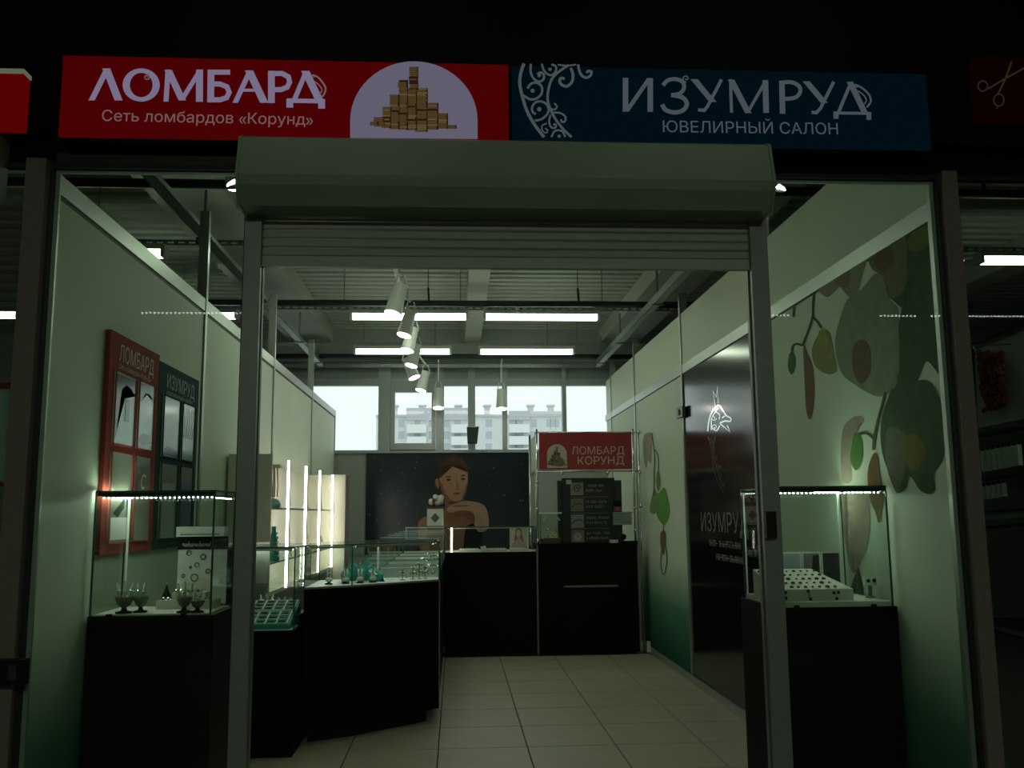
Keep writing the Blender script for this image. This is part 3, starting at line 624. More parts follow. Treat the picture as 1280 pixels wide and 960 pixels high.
shape('petal_heart', c3([(690,510),(740,490),(790,560),(770,640),(720,680),(690,620)]), (0.22,0.20,0.07), 5, mu)
shape('bud', c3([(430,490),(460,500),(475,580),(460,650),(435,670),(412,610)]), (0.11,0.24,0.08), 4, mu)
shape('petal', c3([(380,450),(440,400),(480,420),(430,480),(410,600),(420,720),(370,720),(365,560)]), (0.40,0.34,0.27), 2, mu)
shape('petal', c3([(360,790),(440,770),(500,800),(510,960),(480,1100),(420,1180),(380,1000)]), (0.38,0.29,0.23), 2, mu)
shape('chain', c3([(520,600),(545,590),(560,700),(580,800),(570,880),(553,935),(535,880),(505,800),(498,680)]), (0.22,0.13,0.06), 5, mu)
# far printed panel: slim orchid spray
ms = thing('orchid_spray', 'small green orchid spray printed on the far right panel beside the counter', 'mural', (XR+0.007, 5.9, 0.9))
c1_ = lambda L: [(760+x/5.333, 440+y/5.333) for x, y in L]; c2_ = lambda L: [(780+x/5.333, 600+y/5.333) for x, y in L]
shape('petal', c1_([(238,560),(285,540),(293,650),(283,745),(268,725),(258,775),(243,740),(234,650)]), (0.40,0.36,0.28), 1, ms)
shape('leaf', c2_([(195,60),(230,90),(270,50),(300,150),(305,230),(270,300),(230,260),(205,180)]), (0.15,0.36,0.10), 2, ms)
shape('leaf', c2_([(170,200),(200,60),(220,120),(210,220)]), (0.20,0.34,0.16), 3, ms)
shape('bud', c1_([(325,810),(340,800),(352,870),(335,930),(322,880)]), (0.18,0.30,0.12), 3, ms)
shape('chain', c2_([(245,350),(275,345),(280,430),(262,500),(242,430)]), (0.18,0.15,0.06), 3, ms)
b = B()
for L in (c1_([(290,540),(305,640),(312,720),(308,800),(306,960)]), c1_([(312,650),(335,700),(335,800)]), c2_([(262,300),(262,350)]), c2_([(252,460),(245,560),(262,632),(285,560),(282,450)])): b.ribbon(onr(0.003), smooth_pts(L, 3, False), 1.2)
b.build('stem', flat('mural_stem', (0.12,0.13,0.09)), ms)
# emblem and lettering on the gloss black panel
em = thing('wall_emblem', 'white outlined horned head emblem with lettering on the black wall panel', 'emblem', (XR+0.006, 3.5, 1.2))
tr = lambda u, v: (760+u/5.333, 440+v/5.333); fnr = onr(0.002); b = B(); sp3 = lambda p: smooth_pts(p, 3, False)
strokes(b, fnr, tr, [([(715,355),(700,260),(722,300),(730,230),(735,340)],7), (sp3([(665,530),(675,450),(700,390),(735,355),(760,380),(790,425),(818,440),(815,462),(780,460),(745,475)]),10), ([(745,475),(815,535),(795,490)],9),
    (sp3([(690,520),(690,450),(712,405),(735,370)]),8), (sp3([(700,510),(725,525),(745,490)]),9), (sp3([(720,400),(745,420),(740,450)]),6), (spiral(705,440,18,4,1.2),5), (spiral(712,500,20,4,1.2,2),5), ([(760,440),(780,425)],8)])
b.build('head', mat('silver_foil', (0.85,0.88,0.86), 0.1, 1.0), em)
b = B(); strokes(b, fnr, tr, [(sp3([(665,560),(690,650),(700,760),(730,860),(770,940)]),5), (sp3([(720,560),(700,640),(720,760),(760,880)]),4)] + [(spiral(690+k*14, 590+k*60, 20, 4, 1.3, k), 4) for k in range(6)])
b.build('ribbon_ornament', mat('dim_lit_foil', (0.30,0.32,0.30), 0.25, 1.0), em)  # same foil as the head; weaker reflection lower down put into the colour
LETG = mat('emblem_letters', (0.16,0.18,0.16), 0.5); LETW = mat('emblem_small_letters', (0.34,0.37,0.34), 0.5)
def wtext(nm, body, pa, pb, h, m_, parent, bold=0.0):
    o = atx(*pa, XR+0.005); e = atx(*pb, XR+0.005); text(nm, body, o, e-o, (0,0,1), h, m_, parent, bold=bold, width=(e-o).length)
o = atx(876, 667, XR+0.005); e = atx(934, 667, XR+0.005); o.z = e.z = 1.385
text('lettering', 'ИЗУМРУД', o, e-o, (0,0,1), 0.16, LETG, em, width=(e-o).length)
for za_, ya, yb, sd in ((1.265, 3.98, 3.04, 1), (1.155, 3.86, 3.10, 2)):
    b = B(); scribble(b, lambda u, v: Vector((XR+0.005, ya-u, za_+v)), 0, ya-yb, .05, sd, 1.1); b.build('small_lettering', LETW, em)
t = thing('door_closer', 'grey lock knob on the upright between white and black right panels', 'lock', (XR, 4.72, 2.27))
p = atx(852, 516, XR); B().box(XR-0.035, XR-0.004, 4.60, 4.84, p.z-0.05, p.z+0.05).build('body', ALUD, t); B().tube((XR-0.05, 4.72, p.z), (XR-0.035, 4.72, p.z), 0.03, 12).build('knob', ALUD, t)

# information boards on the left wall
PALE = mat('pocket_reflection', (0.42,0.56,0.55), 0.12); PDARK = mat('pocket_grey', (0.22,0.23,0.18), 0.2); LETR = mat('board_letter', (0.46,0.36,0.30), 0.5)  # upper pockets: bright window reflection put into the pale colour
def board(nm, y0, y1, z0, z1, m_, label, title, sub, lcol):
    t = thing(nm, label, 'board', (XL, (y0+y1)/2, z0)); x = XL-0.004
    B().box(x, x+0.022, y0, y1, z0, z1).build('panel', m_, t)
    w = y1-y0; cols = ((y0+0.10*w, y0+0.50*w), (y0+0.56*w, y0+0.90*w)); rows = ((z0+0.49*(z1-z0), z0+0.83*(z1-z0), PALE), (z0+0.05, z0+0.465*(z1-z0), PDARK))
    for (a, c) in cols:
        for (p, q, mm) in rows:
            h = B().box(x+0.022, x+0.028, a, c, p, q).build('pocket', mm, t)
            b = B()
            for (u0, u1, v0, v1) in ((0,1,0,.02),(0,1,.98,1),(0,.03,0,1),(.97,1,0,1)): b.box(x+0.028, x+0.033, a+(c-a)*u0, a+(c-a)*u1, p+(q-p)*v0, p+(q-p)*v1)
            b.build('pocket_rim', m_, h)
    text('title', title, (x+0.0235, y0+0.16*w, z1-0.135), (0,1,0), (0,0,1), 0.085, lcol, t, width=w*0.70)
    text('subtitle', sub, (x+0.0235, y0+0.17*w, z1-0.175), (0,1,0), (0,0,1), 0.026, lcol, t, width=w*0.64)
    return t, cols, rows, x
t, cols, rows, x = board('notice_board', 0.685, 1.435, 1.37, 2.47, RED, 'tall red notice board with clear pockets on the left wall', 'ЛОМБАРД', 'Сеть ломбардов «Корунд»', LETR)
(a, c), (a2, c2) = cols; p, q, _ = rows[0]; b = B(); X5 = x+0.0288
b.fan([(X5, u, v) for u, v in ((a+.02, q-.02), (c-.01, q-.02), (c-.01, q-.10), (c-.08, q-.07), (c-.15, q-.06), (a+.09, q-.09), (a+.04, p+.05), (a+.015, p+.01))]); b.fan([(X5, u, v) for u, v in ((a2+.01, q-.02), (c2-.01, q-.01), (c2-.01, q-.10), (c2-.05, q-.06), (a2+.09, q-.06), (a2+.05, q-.11), (a2+.01, q-.12))])
b.fan([(X5, u, v) for u, v in ((a2+.02, p+.05), (a2+.08, p+.09), (c2-.02, p+.09), (c2-.02, p+.05), (a2+.10, p+.02))]); b.box(X5, X5+.001, a+.15, a+.21, p+.13, q-.13); b.build('dark_reflection_print', mat('pocket_reflection_print', (0.05,0.07,0.065), 0.12), t)  # dark parts of the reflection painted in the upper pockets
b = B(); p, q, _ = rows[1]
b.box(X5, X5+.001, a+.03, c-.03, p+.02, p+.13); b.build('paper_sheet', PAPER, t)
b = B(); b.fan([(X5+.001, u, v) for u, v in ((a+.05, p+.15), (a+.17, p+.21), (a+.26, p+.28), (a+.24, p+.2), (a+.12, p+.13))]); b.build('dark_reflection_print', mat('pocket_reflection_print', (0.05,0.07,0.065), 0.12), t)
b = B(); b.ribbon(lambda u, v: Vector((X5+.0012, u, v)), spiral(a2+.13, p+.31, .05, .02, .75, .8), .012); b.build('round_mark', WHITE, t)
t, cols, rows, x = board('notice_board', 1.445, 2.25, 1.37, 2.44, DGREEN, 'dark green notice board with clear pockets next to the red one', 'ИЗУМРУД', 'ювелирный салон', mat('board_letter_green', (0.22,0.30,0.28), 0.5))
(a, c), (a2, c2) = cols; p, q, _ = rows[0]; X5 = x+0.0288; b = B()
for k in range(5): b.ribbon(lambda u, v: Vector((X5, u, v)), [(a2+.03+.05*k, q-.03), (a2+.06+.05*k, q-.12), (a2+.05+.04*k, q-.22)], .016)
b.fan([(X5, u, v) for u, v in ((a+.01, p+.02), (a+.1, p+.07), (c-.01, p+.05), (c-.01, p+.01))]); b.build('dark_reflection_print', mat('pocket_reflection_print', (0.05,0.07,0.065), 0.12), t)  # dark shapes belong to the painted pocket reflection
p, q, _ = rows[1]; B().box(X5, X5+.001, a+.04, c-.05, p+.03, q-.12).build('paper_sheet', mat('grey_paper', (0.26,0.31,0.28), 0.6), t); B().box(X5, X5+.001, a2+.03, c2-.02, p+.08, q-.1).build('blue_leaflet', mat('blue_leaflet', (0.03,0.05,0.14), 0.4), t)

# ================================================================== DISPLAY COUNTERS
def glass_case(t, x0, x1, y0, y1, z0, z1, sides='flrbt', mm=0.006):
    g = mm
    if 'f' in sides: B().box(x0, x1, y0, y0+g, z0, z1-g).build('front_pane', CGLASS, t)
    if 'b' in sides: B().box(x0, x1, y1-g, y1, z0, z1-g).build('rear_pane', CGLASS, t)
    if 'l' in sides: B().box(x0, x0+g, y0+g, y1-g, z0, z1-g).build('side_pane', CGLASS, t)
    if 'r' in sides: B().box(x1-g, x1, y0+g, y1-g, z0, z1-g).build('side_pane', CGLASS, t)
    if 't' in sides: B().box(x0, x1, y0, y1, z1-g, z1).build('top_pane', CGLASS, t)
    b = B(); e = 0.004
    for x in (x0, x1):
        b.box(x-e, x+e, y0-e, y0+e, z0, z1); b.box(x-e*.6, x+e*.6, y1-e*.6, y1+e*.6, z0, z1); b.box(x-e, x+e, y0, y1, z1-g, z1+.001)
    b.box(x0, x1, y0-e, y0+e, z1-g*1.6, z1+.001); b.box(x0, x1, y1-e, y1+e, z1-g, z1+.001); b.build('glass_edge', GEDGE, t)
def led_row(t, pa, pb, n, r=0.0045):
    pa = Vector(pa); pb = Vector(pb); b = B(); s = B()
    for i in range(n):
        p = pa.lerp(pb, (i+.5)/n); b.box(p.x-r, p.x+r, p.y-r, p.y+r, p.z-r, p.z+r)
    d = Vector((0,0.006,0.008)); s.bar(pa+d, pb+d, 0.012, 0.008); s.build('led_profile', BLK, t); b.build('led_dots', DOTM, t, kind='stuff')
def led_tube(t, pa, pb, w, m_=None, nm='led_tube', cover=False):
    B().bar(pa, pb, w, w).build(nm, m_ or LEDM, t)
    if cover: u = Vector((0, 0, w*.5+.003)); B().bar(Vector(pa)+u, Vector(pb)+u, w*2.6, .005).bar(Vector(pa)+Vector((0,-w*1.1,-.001)), Vector(pb)+Vector((0,-w*1.1,-.001)), .003, w*1.5).build('led_profile', ALU, t)

# --- left window display case
CX0, CX1, CY0, CY1, CZ, CT = -1.700, -1.150, 0.62, 1.02, 1.095, 1.675
lc = thing('display_case', 'glass display case on a black base in the left shop window', 'display case', (-1.42, 0.8, 0))
B().box(CX0-0.006, CX1+0.02, CY0-0.015, CY1+0.02, 0.0, CZ).build('base', WENGE, lc)
B().box(CX0+0.01, CX1-0.008, CY0+0.01, CY1-0.01, CZ, CZ+0.006).build('deck', CREAM, lc)
b = B(); b.box(CX0-0.006, CX1+0.02, CY0-0.017, CY0-0.015, CZ-0.02, CZ); b.build('edging', BLK, lc)
glass_case(lc, CX0, CX1, CY0, CY1, CZ, CT)
b = B(); b.box(CX0, CX1, CY0+.006, CY0+.03, CT-0.024, CT-0.007); b.build('top_profile', BLK, lc)
led_row(lc, (CX0+.012, CY0+.035, CT-.033), (CX1-.01, CY0+.035, CT-.033), 24, .0030)
led_row(lc, (CX1-.012, CY0+.05, CT-.035), (CX1-.012, CY1-.02, CT-.035), 12, .0030)
led_tube(lc, (CX0+.02, CY0+.03, CT-.016), (CX0+.02, CY1-.02, CT-.016), 0.012, LEDC)
led_tube(lc, (CX0+.02, CY1-.015, CT-.011), (CX0+.40, CY1-.015, CT-.011), 0.008, LEDC)
B().bar((CX0+.02, CY1-.012, CZ+.09), (CX0+.02, CY1-.012, CT-.02), 0.010).build('corner_profile', mat('lit_profile', (0.75,0.8,0.75), 0.3), lc)
b = B()
for x in (CX0+.09, CX1-.12): b.lathe((x, CY0-.012, CZ+.003), [(0.014,-0.006),(0.014,0.008)], 8)
build_each(b, 'glass_clip', BLK, lc)
def finger_stand(x, y, z, h, k, m_, label, group, n=3, cup=True, name='ring_stand'):
    t = thing(name, label, 'ring stand', (x, y, z), group); b = B()
    b.lathe((x, y, z), [(0.030*k,0),(0.032*k,0.006),(0.012*k,0.012),(0.009*k,h*.16)], 14); b.build('foot', BLK, t, True)
    if cup: B().lathe((x, y, z), [(0.009*k,h*.16),(0.024*k,h*.24),(0.033*k,h*.42),(0.034*k,h*.5),(0.028*k,h*.48),(0.012*k,h*.28)], 14).build('cup', m_, t, True)
    else: B().lathe((x, y, z), [(0.009*k,h*.12),(0.026*k,h*.2),(0.028*k,h*.34),(0.02*k,h*.4)], 14).build('palm', m_, t, True)
    for i in range(n):
        a = (i-(n-1)/2); dx = a*0.017*k; b = B(); b.tube((x+dx, y, z+h*.36), (x+dx*1.7, y+.004*a, z+h*(.93-.06*abs(a))), 0.0075*k, 8, 0.0055*k); b.ball((x+dx*1.7, y+.004*a, z+h*(.93-.06*abs(a))), 0.0058*k, 8); b.build('finger', CLEAR, t, True)
        b = B(); ring = ell(0, 0, 0.0095*k, 0.0095*k, 10); zz = z+h*(.66-.05*(i % 2)); xx = x+dx*1.4
        b.path([(xx+p[0], y+p[1], zz) for p in ring+ring[:1]], 0.0018, 4); b.ball((xx, y-.011*k, zz+.002), 0.004*k, 6); b.build('ring', SILVER, t)
    return t
zd = CZ+.006
p = atz(149, 768, zd); finger_stand(p.x, p.y+.06, zd, 0.155, 1.25, SMOKE, 'leftmost smoky cup ring stand in the left window case', 'cup ring stands', 3)
p = atz(170, 767, zd); finger_stand(p.x, p.y+.06, zd, 0.150, 1.05, SMOKE, 'second smoky cup ring stand in the left window case', 'cup ring stands', 2)
p = atz(226, 767, zd); finger_stand(p.x, p.y+.05, zd, 0.150, 1.1, SMOKE, 'smoky ring stand in front of the stepped cream block', 'cup ring stands', 3)
p = atz(243, 767, zd); finger_stand(p.x, p.y+.05, zd, 0.120, 1.0, SMOKE, 'short smoky ring stand at the right end of the left case', 'cup ring stands', 2)
t = thing('display_block', 'stepped cream block with small jewellery in the left window case', 'display block', (-1.36, 0.85, zd))
b = B(); b.box(-1.47, -1.19, 0.84, 0.97, zd, zd+0.042); b.build('lower_step', CREAM, t); B().box(-1.40, -1.24, 0.86, 0.96, zd+0.042, zd+0.078).build('upper_step', CREAM, t)
b = B()
for k in range(12):
    xx = -1.44+.02*k; b.ball((xx, 0.855+.01*(k % 3), zd+.05+.036*(-1.40 < xx < -1.24)), 0.009, 6)
b.build('jewellery', SILVER, t)
t = thing('pine_cone_stand', 'small dark cone behind the ring stands in the left case', 'stand', (-1.45, 0.93, zd)); b = B(); b.lathe((-1.46, 0.965, zd), [(0.025,0),(0.03,0.03),(0.02,0.06),(0.008,0.09),(0.002,0.11)], 10); b.build('body', BLK, t); B().ball((-1.46, 0.965, zd+.115), .006, 6).build('tip', SILVER, t)
# charm card standing behind
cy = 0.985; a = at(223, 687, cy); c = at(282, 740, cy); h0 = at(222, 671, cy).z; h1 = at(222, 687, cy).z
t = thing('charm_card', 'white bracelet charm card with dark script heading in the left case', 'card', ((a.x+c.x)/2, cy, zd))
B().box(a.x, c.x, cy, cy+.008, zd+.01, a.z).build('sheet', PAPER, t)
B().box(a.x-.004, c.x+.004, cy-.002, cy+.01, h1, h0).build('heading', BLK, t)
b = B(); b.ribbon(lambda u, v: Vector((u, cy-.003, v)), [(a.x+.02+.0016*k, h1+.022+.008*math.sin(k*1.3)+(.014 if k % 17 == 3 else 0)) for k in range(90) if k not in (50, 51)], .0022); b.build('script', PAPER, t)
b = B(); rnd = random.Random(5)
for (px, py, r) in ((236,691,3.2),(254,696,3.5),(246,706,3),(238,709,1.5),(229,720,2.2),(243,722,5),(260,714,3.2)): q = at(px, py, cy-.001); b.lathe((0,0,0), [(0,0)], 3) if False else b.path([(q.x+r*.0036*math.cos(u), q.y, q.z+r*.0036*math.sin(u)) for u in [k*.7 for k in range(10)]], .003, 5)
b.build('charms', SMOKE, t)
B().fan([(a.x+.02+.2*u, cy-.001, zd+.02+.16*v) for u, v in smooth_pts([(0,.55),(.25,.62),(.45,.75),(.7,.7),(.8,.4),(.6,.1),(.45,-.05),(.3,.25),(.1,.4)])]).build('hand_print', mat('hand_print', (0.60,0.52,0.44), .6), t)
t = thing('white_box', 'flat white jewellery box on top of the charm card', 'box', ((a.x+c.x)/2, cy, h0)); b = B(); b.box(a.x, c.x-.005, cy-.05, cy+.03, h0+.001, h0+.05); b.build('box', WHITE, t); B().box(a.x+.02, c.x-.03, cy-.051, cy-.05, h0+.010, h0+.014).build('slot', BLK, t)

# --- right window display case
RX0, RX1, RY0, RY1, RZ, RT = 1.575, 2.140, 0.62, 1.16, 1.105, 1.672
rc = thing('display_case', 'glass display case on a black base in the right shop window', 'display case', (1.86, 0.9, 0))
B().box(RX0-0.02, RX1+0.015, RY0-0.015, RY1+0.02, 0.0, RZ-0.02).build('base', WENGE, rc)
B().box(RX0+.004, RX1-.004, RY0+.004, RY1-.004, RZ-0.02, RZ+0.004).build('deck', mat('green_white_deck', (0.50,0.56,0.47), .5), rc)
B().box(RX0+.02, RX0+.13, RY0-0.017, RY0-0.015, 0.80, 0.88).build('label_plate', mat('dark_plate', (0.008,0.010,0.011), .6, spec=0.1), rc)
glass_case(rc, RX0, RX1, RY0, RY1, RZ-.02, RT)
B().box(RX0, RX1, RY0+.006, RY0+.03, RT-0.024, RT-0.007).build('top_profile', BLK, rc)
led_row(rc, (RX0+.012, RY0+.035, RT-.033), (RX1-.01, RY0+.035, RT-.033), 25, .0030)
led_tube(rc, (RX0+.06, RY0+.05, RT-.018), (RX1-.16, RY1-.03, RT-.016), 0.005, LEDC)
led_tube(rc, (RX1-.16, RY1-.02, RT-.016), (RX1-.02, RY1-.02, RT-.016), 0.012, LEDC)
B().bar((RX1-.02, RY1-.012, RZ), (RX1-.02, RY1-.012, RT-.02), 0.010).build('corner_profile', mat('lit_profile', (0.75,0.8,0.75), 0.3), rc)
B().bar((RX0+.01, RY1-.012, RZ), (RX0+.01, RY1-.012, RT-.02), 0.008).build('corner_profile', mat('lit_profile', (0.75,0.8,0.75), 0.3), rc)
b = B()
for x in (RX0+.08, RX1-.10): b.lathe((x, RY0-.012, RZ-.018), [(0.014,-0.006),(0.014,0.010)], 8)
build_each(b, 'glass_clip', BLK, rc)
t = thing('earring_display', 'cream sloped earring display with rows of jewellery in the right case', 'display stand', (1.78, 0.85, RZ))
z0 = RZ+.004
B().add([(1.585,.70,z0),(1.98,.70,z0),(1.98,1.04,z0),(1.585,1.04,z0),(1.585,.70,z0+.055),(1.98,.70,z0+.055),(1.90,1.04,z0+.135),(1.585,1.04,z0+.135)], [(3,2,1,0),(4,5,6,7),(0,1,5,4),(1,2,6,5),(2,3,7,6),(3,0,4,7)]).build('wedge', CREAM, t)
for xx in (1.62, 1.75): B().box(xx, xx+.10, .665, .70, z0, z0+.058).build('front_step', CREAM, t)
b = B(); rnd = random.Random(2)
for r in range(5):
    for k in range(9):
        xx = 1.60+.037*k+rnd.uniform(-.006,.006); yy = .73+.065*r; zz = z0+.058+.080*(yy-.70)/.34; b.ball((xx, yy, zz), rnd.uniform(.006,.013), 6, 1, 1.6, .7)
b.build('earrings', SMOKE, t, kind='stuff')
b = B()
for xx, zz in ((1.600,.04),(1.622,.045),(1.622,.018),(1.735,.05),(1.745,.012),(1.865,.04),(1.888,.042),(1.878,.012)): b.ball((xx, .66, z0+zz), .0085, 8)
build_each(b, 'black_stud', BLK, t)
cy = 1.10
for k, (pa, pb, nm, cc) in enumerate(((975, 1001, 'leftmost', (.30,.36,.38)), (1002, 1025, 'middle', (.20,.20,.22)), (1026, 1050, 'rightmost', (.035,.035,.04)))):
    a = at(pa, 690, cy).x; c = at(pb, 690, cy).x; zt2 = at(1000, 690, cy).z
    t = thing('photo_card', '%s of three white-bordered photo cards in the right case' % nm, 'card', ((a+c)/2, cy, z0), 'photo cards in the right case')
    B().box(a, c, cy, cy+.006, z0, zt2).build('card', PAPER, t); B().box(a+.008, c-.008, cy-.002, cy, z0+.02, zt2-.008).build('picture', mat('photo_sky_%d' % k, cc, .3), t)
    w_ = c-a; b = B(); b.fan([(a+.008+(w_-.016)*u, cy-.003, z0+.02+(zt2-z0-.03)*v) for u, v in ([(0,.3),(.3,.45),(.6,.35),(1,.5),(1,.1),(0,.1)], [(0,.4),(.5,.6),(.6,.95),(1,.98),(1,.2),(0,.2)], [(.05,.55),(.4,.6),(.9,.5),(.95,.3),(.5,.35),(.1,.3)])[k]]); b.build('dark_motif', mat('photo_dark_%d' % (k % 2), (.03,.03,.035) if k < 2 else (.3,.32,.33), .3), t)
t = thing('earring_stand', 'small white earring stand with two black studs at the right of the case', 'stand', (2.05, .74, z0))
p = at(1087, 727, .80); b = B(); b.tube((p.x, .80, z0), (p.x, .80, p.z-.01), .010, 8); b.lathe((p.x, .80, z0), [(.025,0),(.025,.006),(.01,.01)], 12); b.build('stem', SMOKE, t); B().box(p.x-.03, p.x+.03, .79, .81, p.z-.018, p.z+.022).build('plate', WHITE, t)
b = B(); b.ball((p.x-.012, .787, p.z+.005), .010, 8); b.ball((p.x+.018, .787, p.z+.006), .010, 8); build_each(b, 'stud', BLK, t)
t = thing('cone_tree', 'small dark decorative cone behind the earrings in the right case', 'ornament', (2.0, 1.1, z0)); p = at(1072, 735, 1.1); b = B(); b.lathe((p.x, 1.06, z0), [(.05,0),(.052,.03),(.035,.07),(.018,.11),(.004,.14)], 12); b.build('cone', mat('cone_green', (.05,.055,.03), .8, noise=.3, nscale=40), t); B().ball((p.x, 1.06, z0+.142), .006, 6).build('tip', GOLD, t)

# --- low case with teal trays inside the opening
lo = thing('display_case', 'low glass case with teal ring trays just behind the left shutter rail', 'display case', (-1.36, 2.75, 0))
AX0, AX1, AY0, AY1, AZ, AT = XL+.012, -1.075, 2.44, 3.12, .80, 1.345
B().box(AX0, AX1+.01, AY0-.012, AY1, 0, AZ).build('base', WENGE, lo); B().box(AX0+.01, AX1-.01, AY0+.008, AY1-.01, AZ, AZ+.004).build('deck', WHITE, lo)
glass_case(lo, AX0, AX1, AY0, AY1, AZ, AT)
b = B(); b.box(AX0+.006, AX1-.006, AY0+.25, AY1-.006, 1.055, 1.061); b.build('glass_shelf', CGLASS, lo); led_tube(lo, (AX0+.02, AY1-.02, AT-.02), (AX1-.02, AY1-.02, AT-.02), .010, cover=True); led_tube(lo, (AX0+.02, AY0+.03, AT-.02), (AX1-.02, AY0+.03, AT-.02), .008, cover=True)
def ring_tray(x0, x1, y0, y1, z0, tilt, label):
    t = thing('ring_tray', label, 'tray', ((x0+x1)/2, (y0+y1)/2, z0), 'teal ring trays'); h = tilt
    B().add([(x0,y0,z0),(x1,y0,z0),(x1,y1,z0),(x0,y1,z0),(x0,y0,z0+.03),(x1,y0,z0+.03),(x1,y1,z0+.03+h),(x0,y1,z0+.03+h)], [(3,2,1,0),(4,5,6,7),(0,1,5,4),(1,2,6,5),(2,3,7,6),(3,0,4,7)]).build('tray', TEAL, t)
    b = B(); F = lambda u, v: Vector((x0+(x1-x0)*u, y0+(y1-y0)*v, z0+.034+h*v))
    for i in range(8): b.bar(F(.04+.92*i/7, .06), F(.04+.92*i/7, .94), .007, .004)
    for j in range(4): b.bar(F(.04, .06+.88*j/3), F(.96, .06+.88*j/3), .007, .004)
    b.build('grid', mat('tray_grid', (.72,.74,.60), .5), t)
    b = B(); rnd = random.Random(int(y0*100))
    for i in range(7):
        for j in range(3): p = F(.04+.92*(i+.5)/7, .06+.88*(j+.5)/3); b.box(p.x-.02, p.x+.02, p.y-.01, p.y+.01, p.z-.002, p.z+.001+.004*rnd.random())
    b.build('ring_row', mat('tray_slot', (.07,.055,.035), .35), t)
ring_tray(AX0+.05, AX1-.03, AY0+.03, AY0+.25, AZ+.005, .07, 'nearer teal ring tray with white grid in the low case'); ring_tray(AX0+.05, AX1-.03, AY0+.29, AY0+.48, AZ+.07, .055, 'farther teal ring tray with white grid in the low case')
B().box(AX0+.03, AX1-.012, AY0+.27, AY1-.04, AZ+.004, AZ+.07).build('riser', TEALD, lo)
for px, nm in ((333, 'left'), (356, 'right')):
    p = at(px, 752, AY0+.53); t = finger_stand(p.x, AY0+.53, AZ+.07, .13 if px < 340 else .105, 1.5, CLEAR, '%s pale three-finger ring stand behind the teal trays' % nm, 'finger stands behind trays', 3, False)
b = B()
for k in range(3):
    x = AX0+.06+.09*k; t = thing('bracelet_stand', 'teal bracelet stand on the low case shelf, number %s from the wall' % ('one', 'two', 'three')[k], 'stand', (x, AY0+.42, 1.061), 'teal stands in the low case'); B().lathe((x, AY0+.42, 1.061), [(.03,0),(.035,.05),(.028,.1),(.012,.13)], 12).build('body', TEAL, t, True); B().tube((x-.02, AY0+.40, 1.12), (x+.02, AY0+.385, 1.16), .006, 6).build('bracelet', SILVER, t)

# --- angled corner counter
K = [(-1.055, 2.715), (-.743, 2.877), (-.130, 3.363), (-.130, 3.62), (-.70, 3.62), (-1.055, 3.42)]
co = thing('corner_counter', 'dark angled corner counter with a glass showcase of teal stands', 'counter', (-.6, 3.2, 0)); KZ, KT = 1.05, 1.345
B().prism_z([(x, y) for x, y in K], .10, KZ).build('body', WENGE, co)
cxk = sum(p[0] for p in K)/6; cyk = sum(p[1] for p in K)/6
B().prism_z([(cxk+(x-cxk)*.86-.03, cyk+(y-cyk)*.86+.03) for x, y in K], 0, .10).build('plinth', BLK, co)
B().prism_z([(cxk+(x-cxk)*.985, cyk+(y-cyk)*.985) for x, y in K], KZ, KZ+.006).build('deck', WHITE, co)
for (a, c), nm in zip(list(zip(K, K[1:]+K[:1])), ('front_pane', 'front_pane', 'side_pane', 'rear_pane', 'rear_pane', 'side_pane')):
    B().bar((a[0], a[1], (KZ+KT)/2), (c[0], c[1], (KZ+KT)/2), .006, KT-KZ-.012).build(nm, CGLASS, co)
B().prism_z(K, KT-.006, KT).build('top_pane', CGLASS, co)
b = B()
for a, c in zip(K, K[1:]+K[:1]): b.bar((a[0], a[1], KZ), (a[0], a[1], KT), .008); b.bar((a[0], a[1], KT-.004), (c[0], c[1], KT-.004), .009)
b.build('glass_edge', GEDGE, co)
B().bar((K[1][0], K[1][1]-.004, KZ-.002), (K[2][0], K[2][1]-.004, KZ-.002), .006, .012).bar((K[0][0], K[0][1]-.004, KZ-.002), (K[1][0], K[1][1]-.004, KZ-.002), .006, .012).build('edging', WENGEE, co)
B().box(-.132, -.124, 3.36, 3.366, .12, KZ).build('corner_trim', WENGEE, co)
led_tube(co, (K[0][0]+.03, K[0][1]+.04, KT-.020), (K[1][0], K[1][1]+.03, KT-.020), .008, cover=True); led_tube(co, (K[1][0]+.02, K[1][1]+.04, KT-.020), (K[2][0]-.05, K[2][1]-.0, KT-.020), .008, cover=True); led_tube(co, (-.74, 3.58, KT-.020), (-.16, 3.58, KT-.020), .008, cover=True)
B().bar((-.62, 3.60, KZ), (-.62, 3.60, KT), .012).build('led_upright', mat('lit_profile', (0.75,0.8,0.75), 0.3), co)
zk = KZ+.006
def teal_stand(px, py, y, h, k, label):
    p = at(px, py, y); t = thing('bust_stand', label, 'stand', (p.x, y, zk), 'teal jewellery stands in the corner counter')
    B().lathe((p.x, y, zk), [(.034*k,0),(.040*k,h*.25),(.046*k,h*.55),(.036*k,h*.75),(.014*k,h*.85),(.011*k,h*.95),(.004*k,h)], 14).build('bust', TEAL, t, True)
    b = B(); b.ball((p.x, y-.01, zk+h+.004), .008, 6); b.path([(p.x+.03*k*math.cos(u), y-.04*k, zk+h*(.55+.12*math.cos(u)**2)) for u in [math.pi*j/8 for j in range(9)]], .003, 4); b.build('necklace', SILVER, t)
for i, (px, y, h, k) in enumerate(((432, 3.18, .10, .8), (441, 3.32, .165, .8), (451, 3.26, .13, .78), (459, 3.34, .175, .8), (466, 3.24, .12, .8), (474, 3.22, .09, .8))):
    teal_stand(px, 720, y, h, k, 'teal velvet bust stand, number %s from the left in the corner showcase' % ('one', 'two', 'three', 'four', 'five', 'six')[i])
